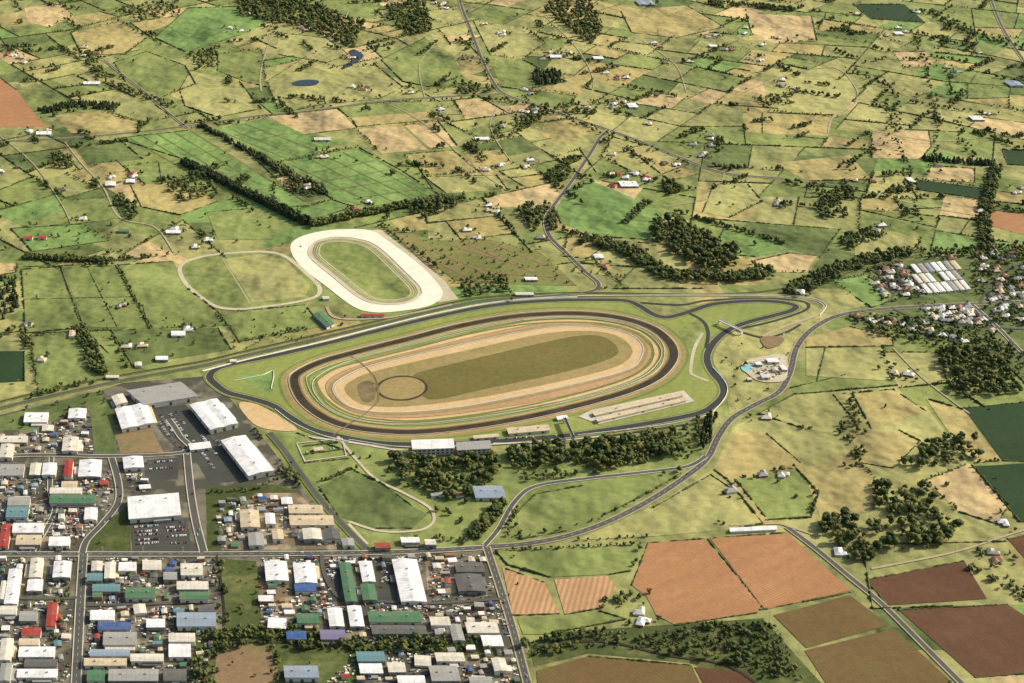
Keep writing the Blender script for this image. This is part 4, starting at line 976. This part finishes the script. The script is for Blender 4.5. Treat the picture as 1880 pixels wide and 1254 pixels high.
for p in YARDS:
    a=np.array(p); area=abs(sum(a[i][0]*a[(i+1)%len(a)][1]-a[(i+1)%len(a)][0]*a[i][1] for i in range(len(a)))/2)
    for _ in range(int(area/22)):
        q=(random.uniform(a[:,0].min(),a[:,0].max()),random.uniform(a[:,1].min(),a[:,1].max()))
        if not inpoly(q,a) or not free(*q,4) or not clear(*q,4): continue
        if math.sin(q[0]*.045+1)+math.sin(q[1]*.05)+random.uniform(-1,1)<-.8: continue
        if random.random()<.07 and n<230:
            nm,me=random.choices(CT,[1.5,1,5,1,1,3])[0]; o=obj('shipping_container',me,(q[0],q[1],topz(*q)),label='%s shipping container in an industrial yard'%nm,category='shipping container',group='containers in the yards'); o.rotation_euler=(0,0,random.choice([.02,1.59])+random.uniform(-.1,.1)); n+=1
        else:
            z=topz(*q); s1,s2,hh=random.uniform(.5,2.6),random.uniform(.5,1.8),random.uniform(.4,2.2); k=len(sf); box(stock,sf,q[0]-s1,q[1]-s2,z,q[0]+s1,q[1]+s2,z+hh); smi+=[random.choices([0,1,2,3,4,5,6],[4,4,1.5,4,.6,1,3])[0]]*(len(sf)-k)
obj('yard_stock',pymesh('yard_stock',stock,sf,[M['wall_l'],M['wall_g'],M['wall_b'],M['white'],RM['b'],RM['o'],M['door']],smi),kind='stuff',label='stacked goods, pallets and materials in the yards',category='stored goods')
def pole(x,y,h,label,nm='utility_pole'):
    z=topz(x,y); E=bpy.data.objects.new(nm,None); E.location=(x,y,z); col.objects.link(E); E['label']=label; E['category']='pole'; E['group']='poles'
    v=[];f=[]
    for zz,r_ in((0,.4),(h,.22)):
        v+=[(r_*math.cos(a),r_*math.sin(a),zz) for a in np.linspace(0,6.283,9)[:8]]
    f=[(i,(i+1)%8,8+(i+1)%8,8+i) for i in range(8)]+[tuple(range(8,16))]
    obj('post',pymesh('post',v,f,M['concrete']),parent=E)
    v=[];f=[]; box(v,f,-2.2,-.15,h-1.4,2.2,.15,h-1.1); box(v,f,-1.6,-.15,h-2.8,1.6,.15,h-2.5)
    for x_ in(-2,-1,1,2): box(v,f,x_-.1,-.1,h-1.1,x_+.1,.1,h-.7)
    obj('crossarm',pymesh('crossarm',v,f,M['concrete']),parent=E)
for u,v_ in ((1411,1150),(1438,1207),(1496,1242)): pole(*P(u,v_),26,'tall pale utility pole with crossarms beside fields')
for p in (R5,R6,R7,R8):
    q=np.array(offset_line(p,8)); cum=np.r_[0,np.cumsum(np.linalg.norm(np.diff(q,axis=0),axis=1))]
    for d in np.arange(20,cum[-1],60): pole(np.interp(d,cum,q[:,0]),np.interp(d,cum,q[:,1]),9,'slim pole beside the asphalt road','power_pole')

# ---------------------------------------------------------------- light, sky, camera
az=(0.90,0.36); el=math.radians(32); n_=math.hypot(*az)
d=Vector((az[0]/n_*math.cos(el),az[1]/n_*math.cos(el),math.sin(el)))
L=bpy.data.lights.new('sun','SUN'); L.energy=5.0; L.angle=math.radians(.5); L.color=(1,.91,.75)
so_=bpy.data.objects.new('sun',L); so_.rotation_euler=d.to_track_quat('Z','Y').to_euler(); so_.location=(0,0,2000); col.objects.link(so_)
w=bpy.data.worlds.new('World'); scene.world=w; w.use_nodes=True; nt=w.node_tree
sky=nt.nodes.new('ShaderNodeTexSky'); sky.sky_type='NISHITA'; sky.sun_disc=False; sky.sun_elevation=el; sky.sun_rotation=math.atan2(az[0],az[1]); sky.dust_density=4
nt.links.new(sky.outputs[0],nt.nodes['Background'].inputs[0]); nt.nodes['Background'].inputs[1].default_value=.15
cam=bpy.data.cameras.new('camera'); cam.sensor_width=36; cam.lens=F/1880*36; cam.clip_end=80000; cam.clip_start=5
co=bpy.data.objects.new('camera',cam); co.location=(0,0,H); co.rotation_euler=(math.radians(90)-PITCH,0,0); col.objects.link(co); scene.camera=co
scene.view_settings.view_transform='Standard'
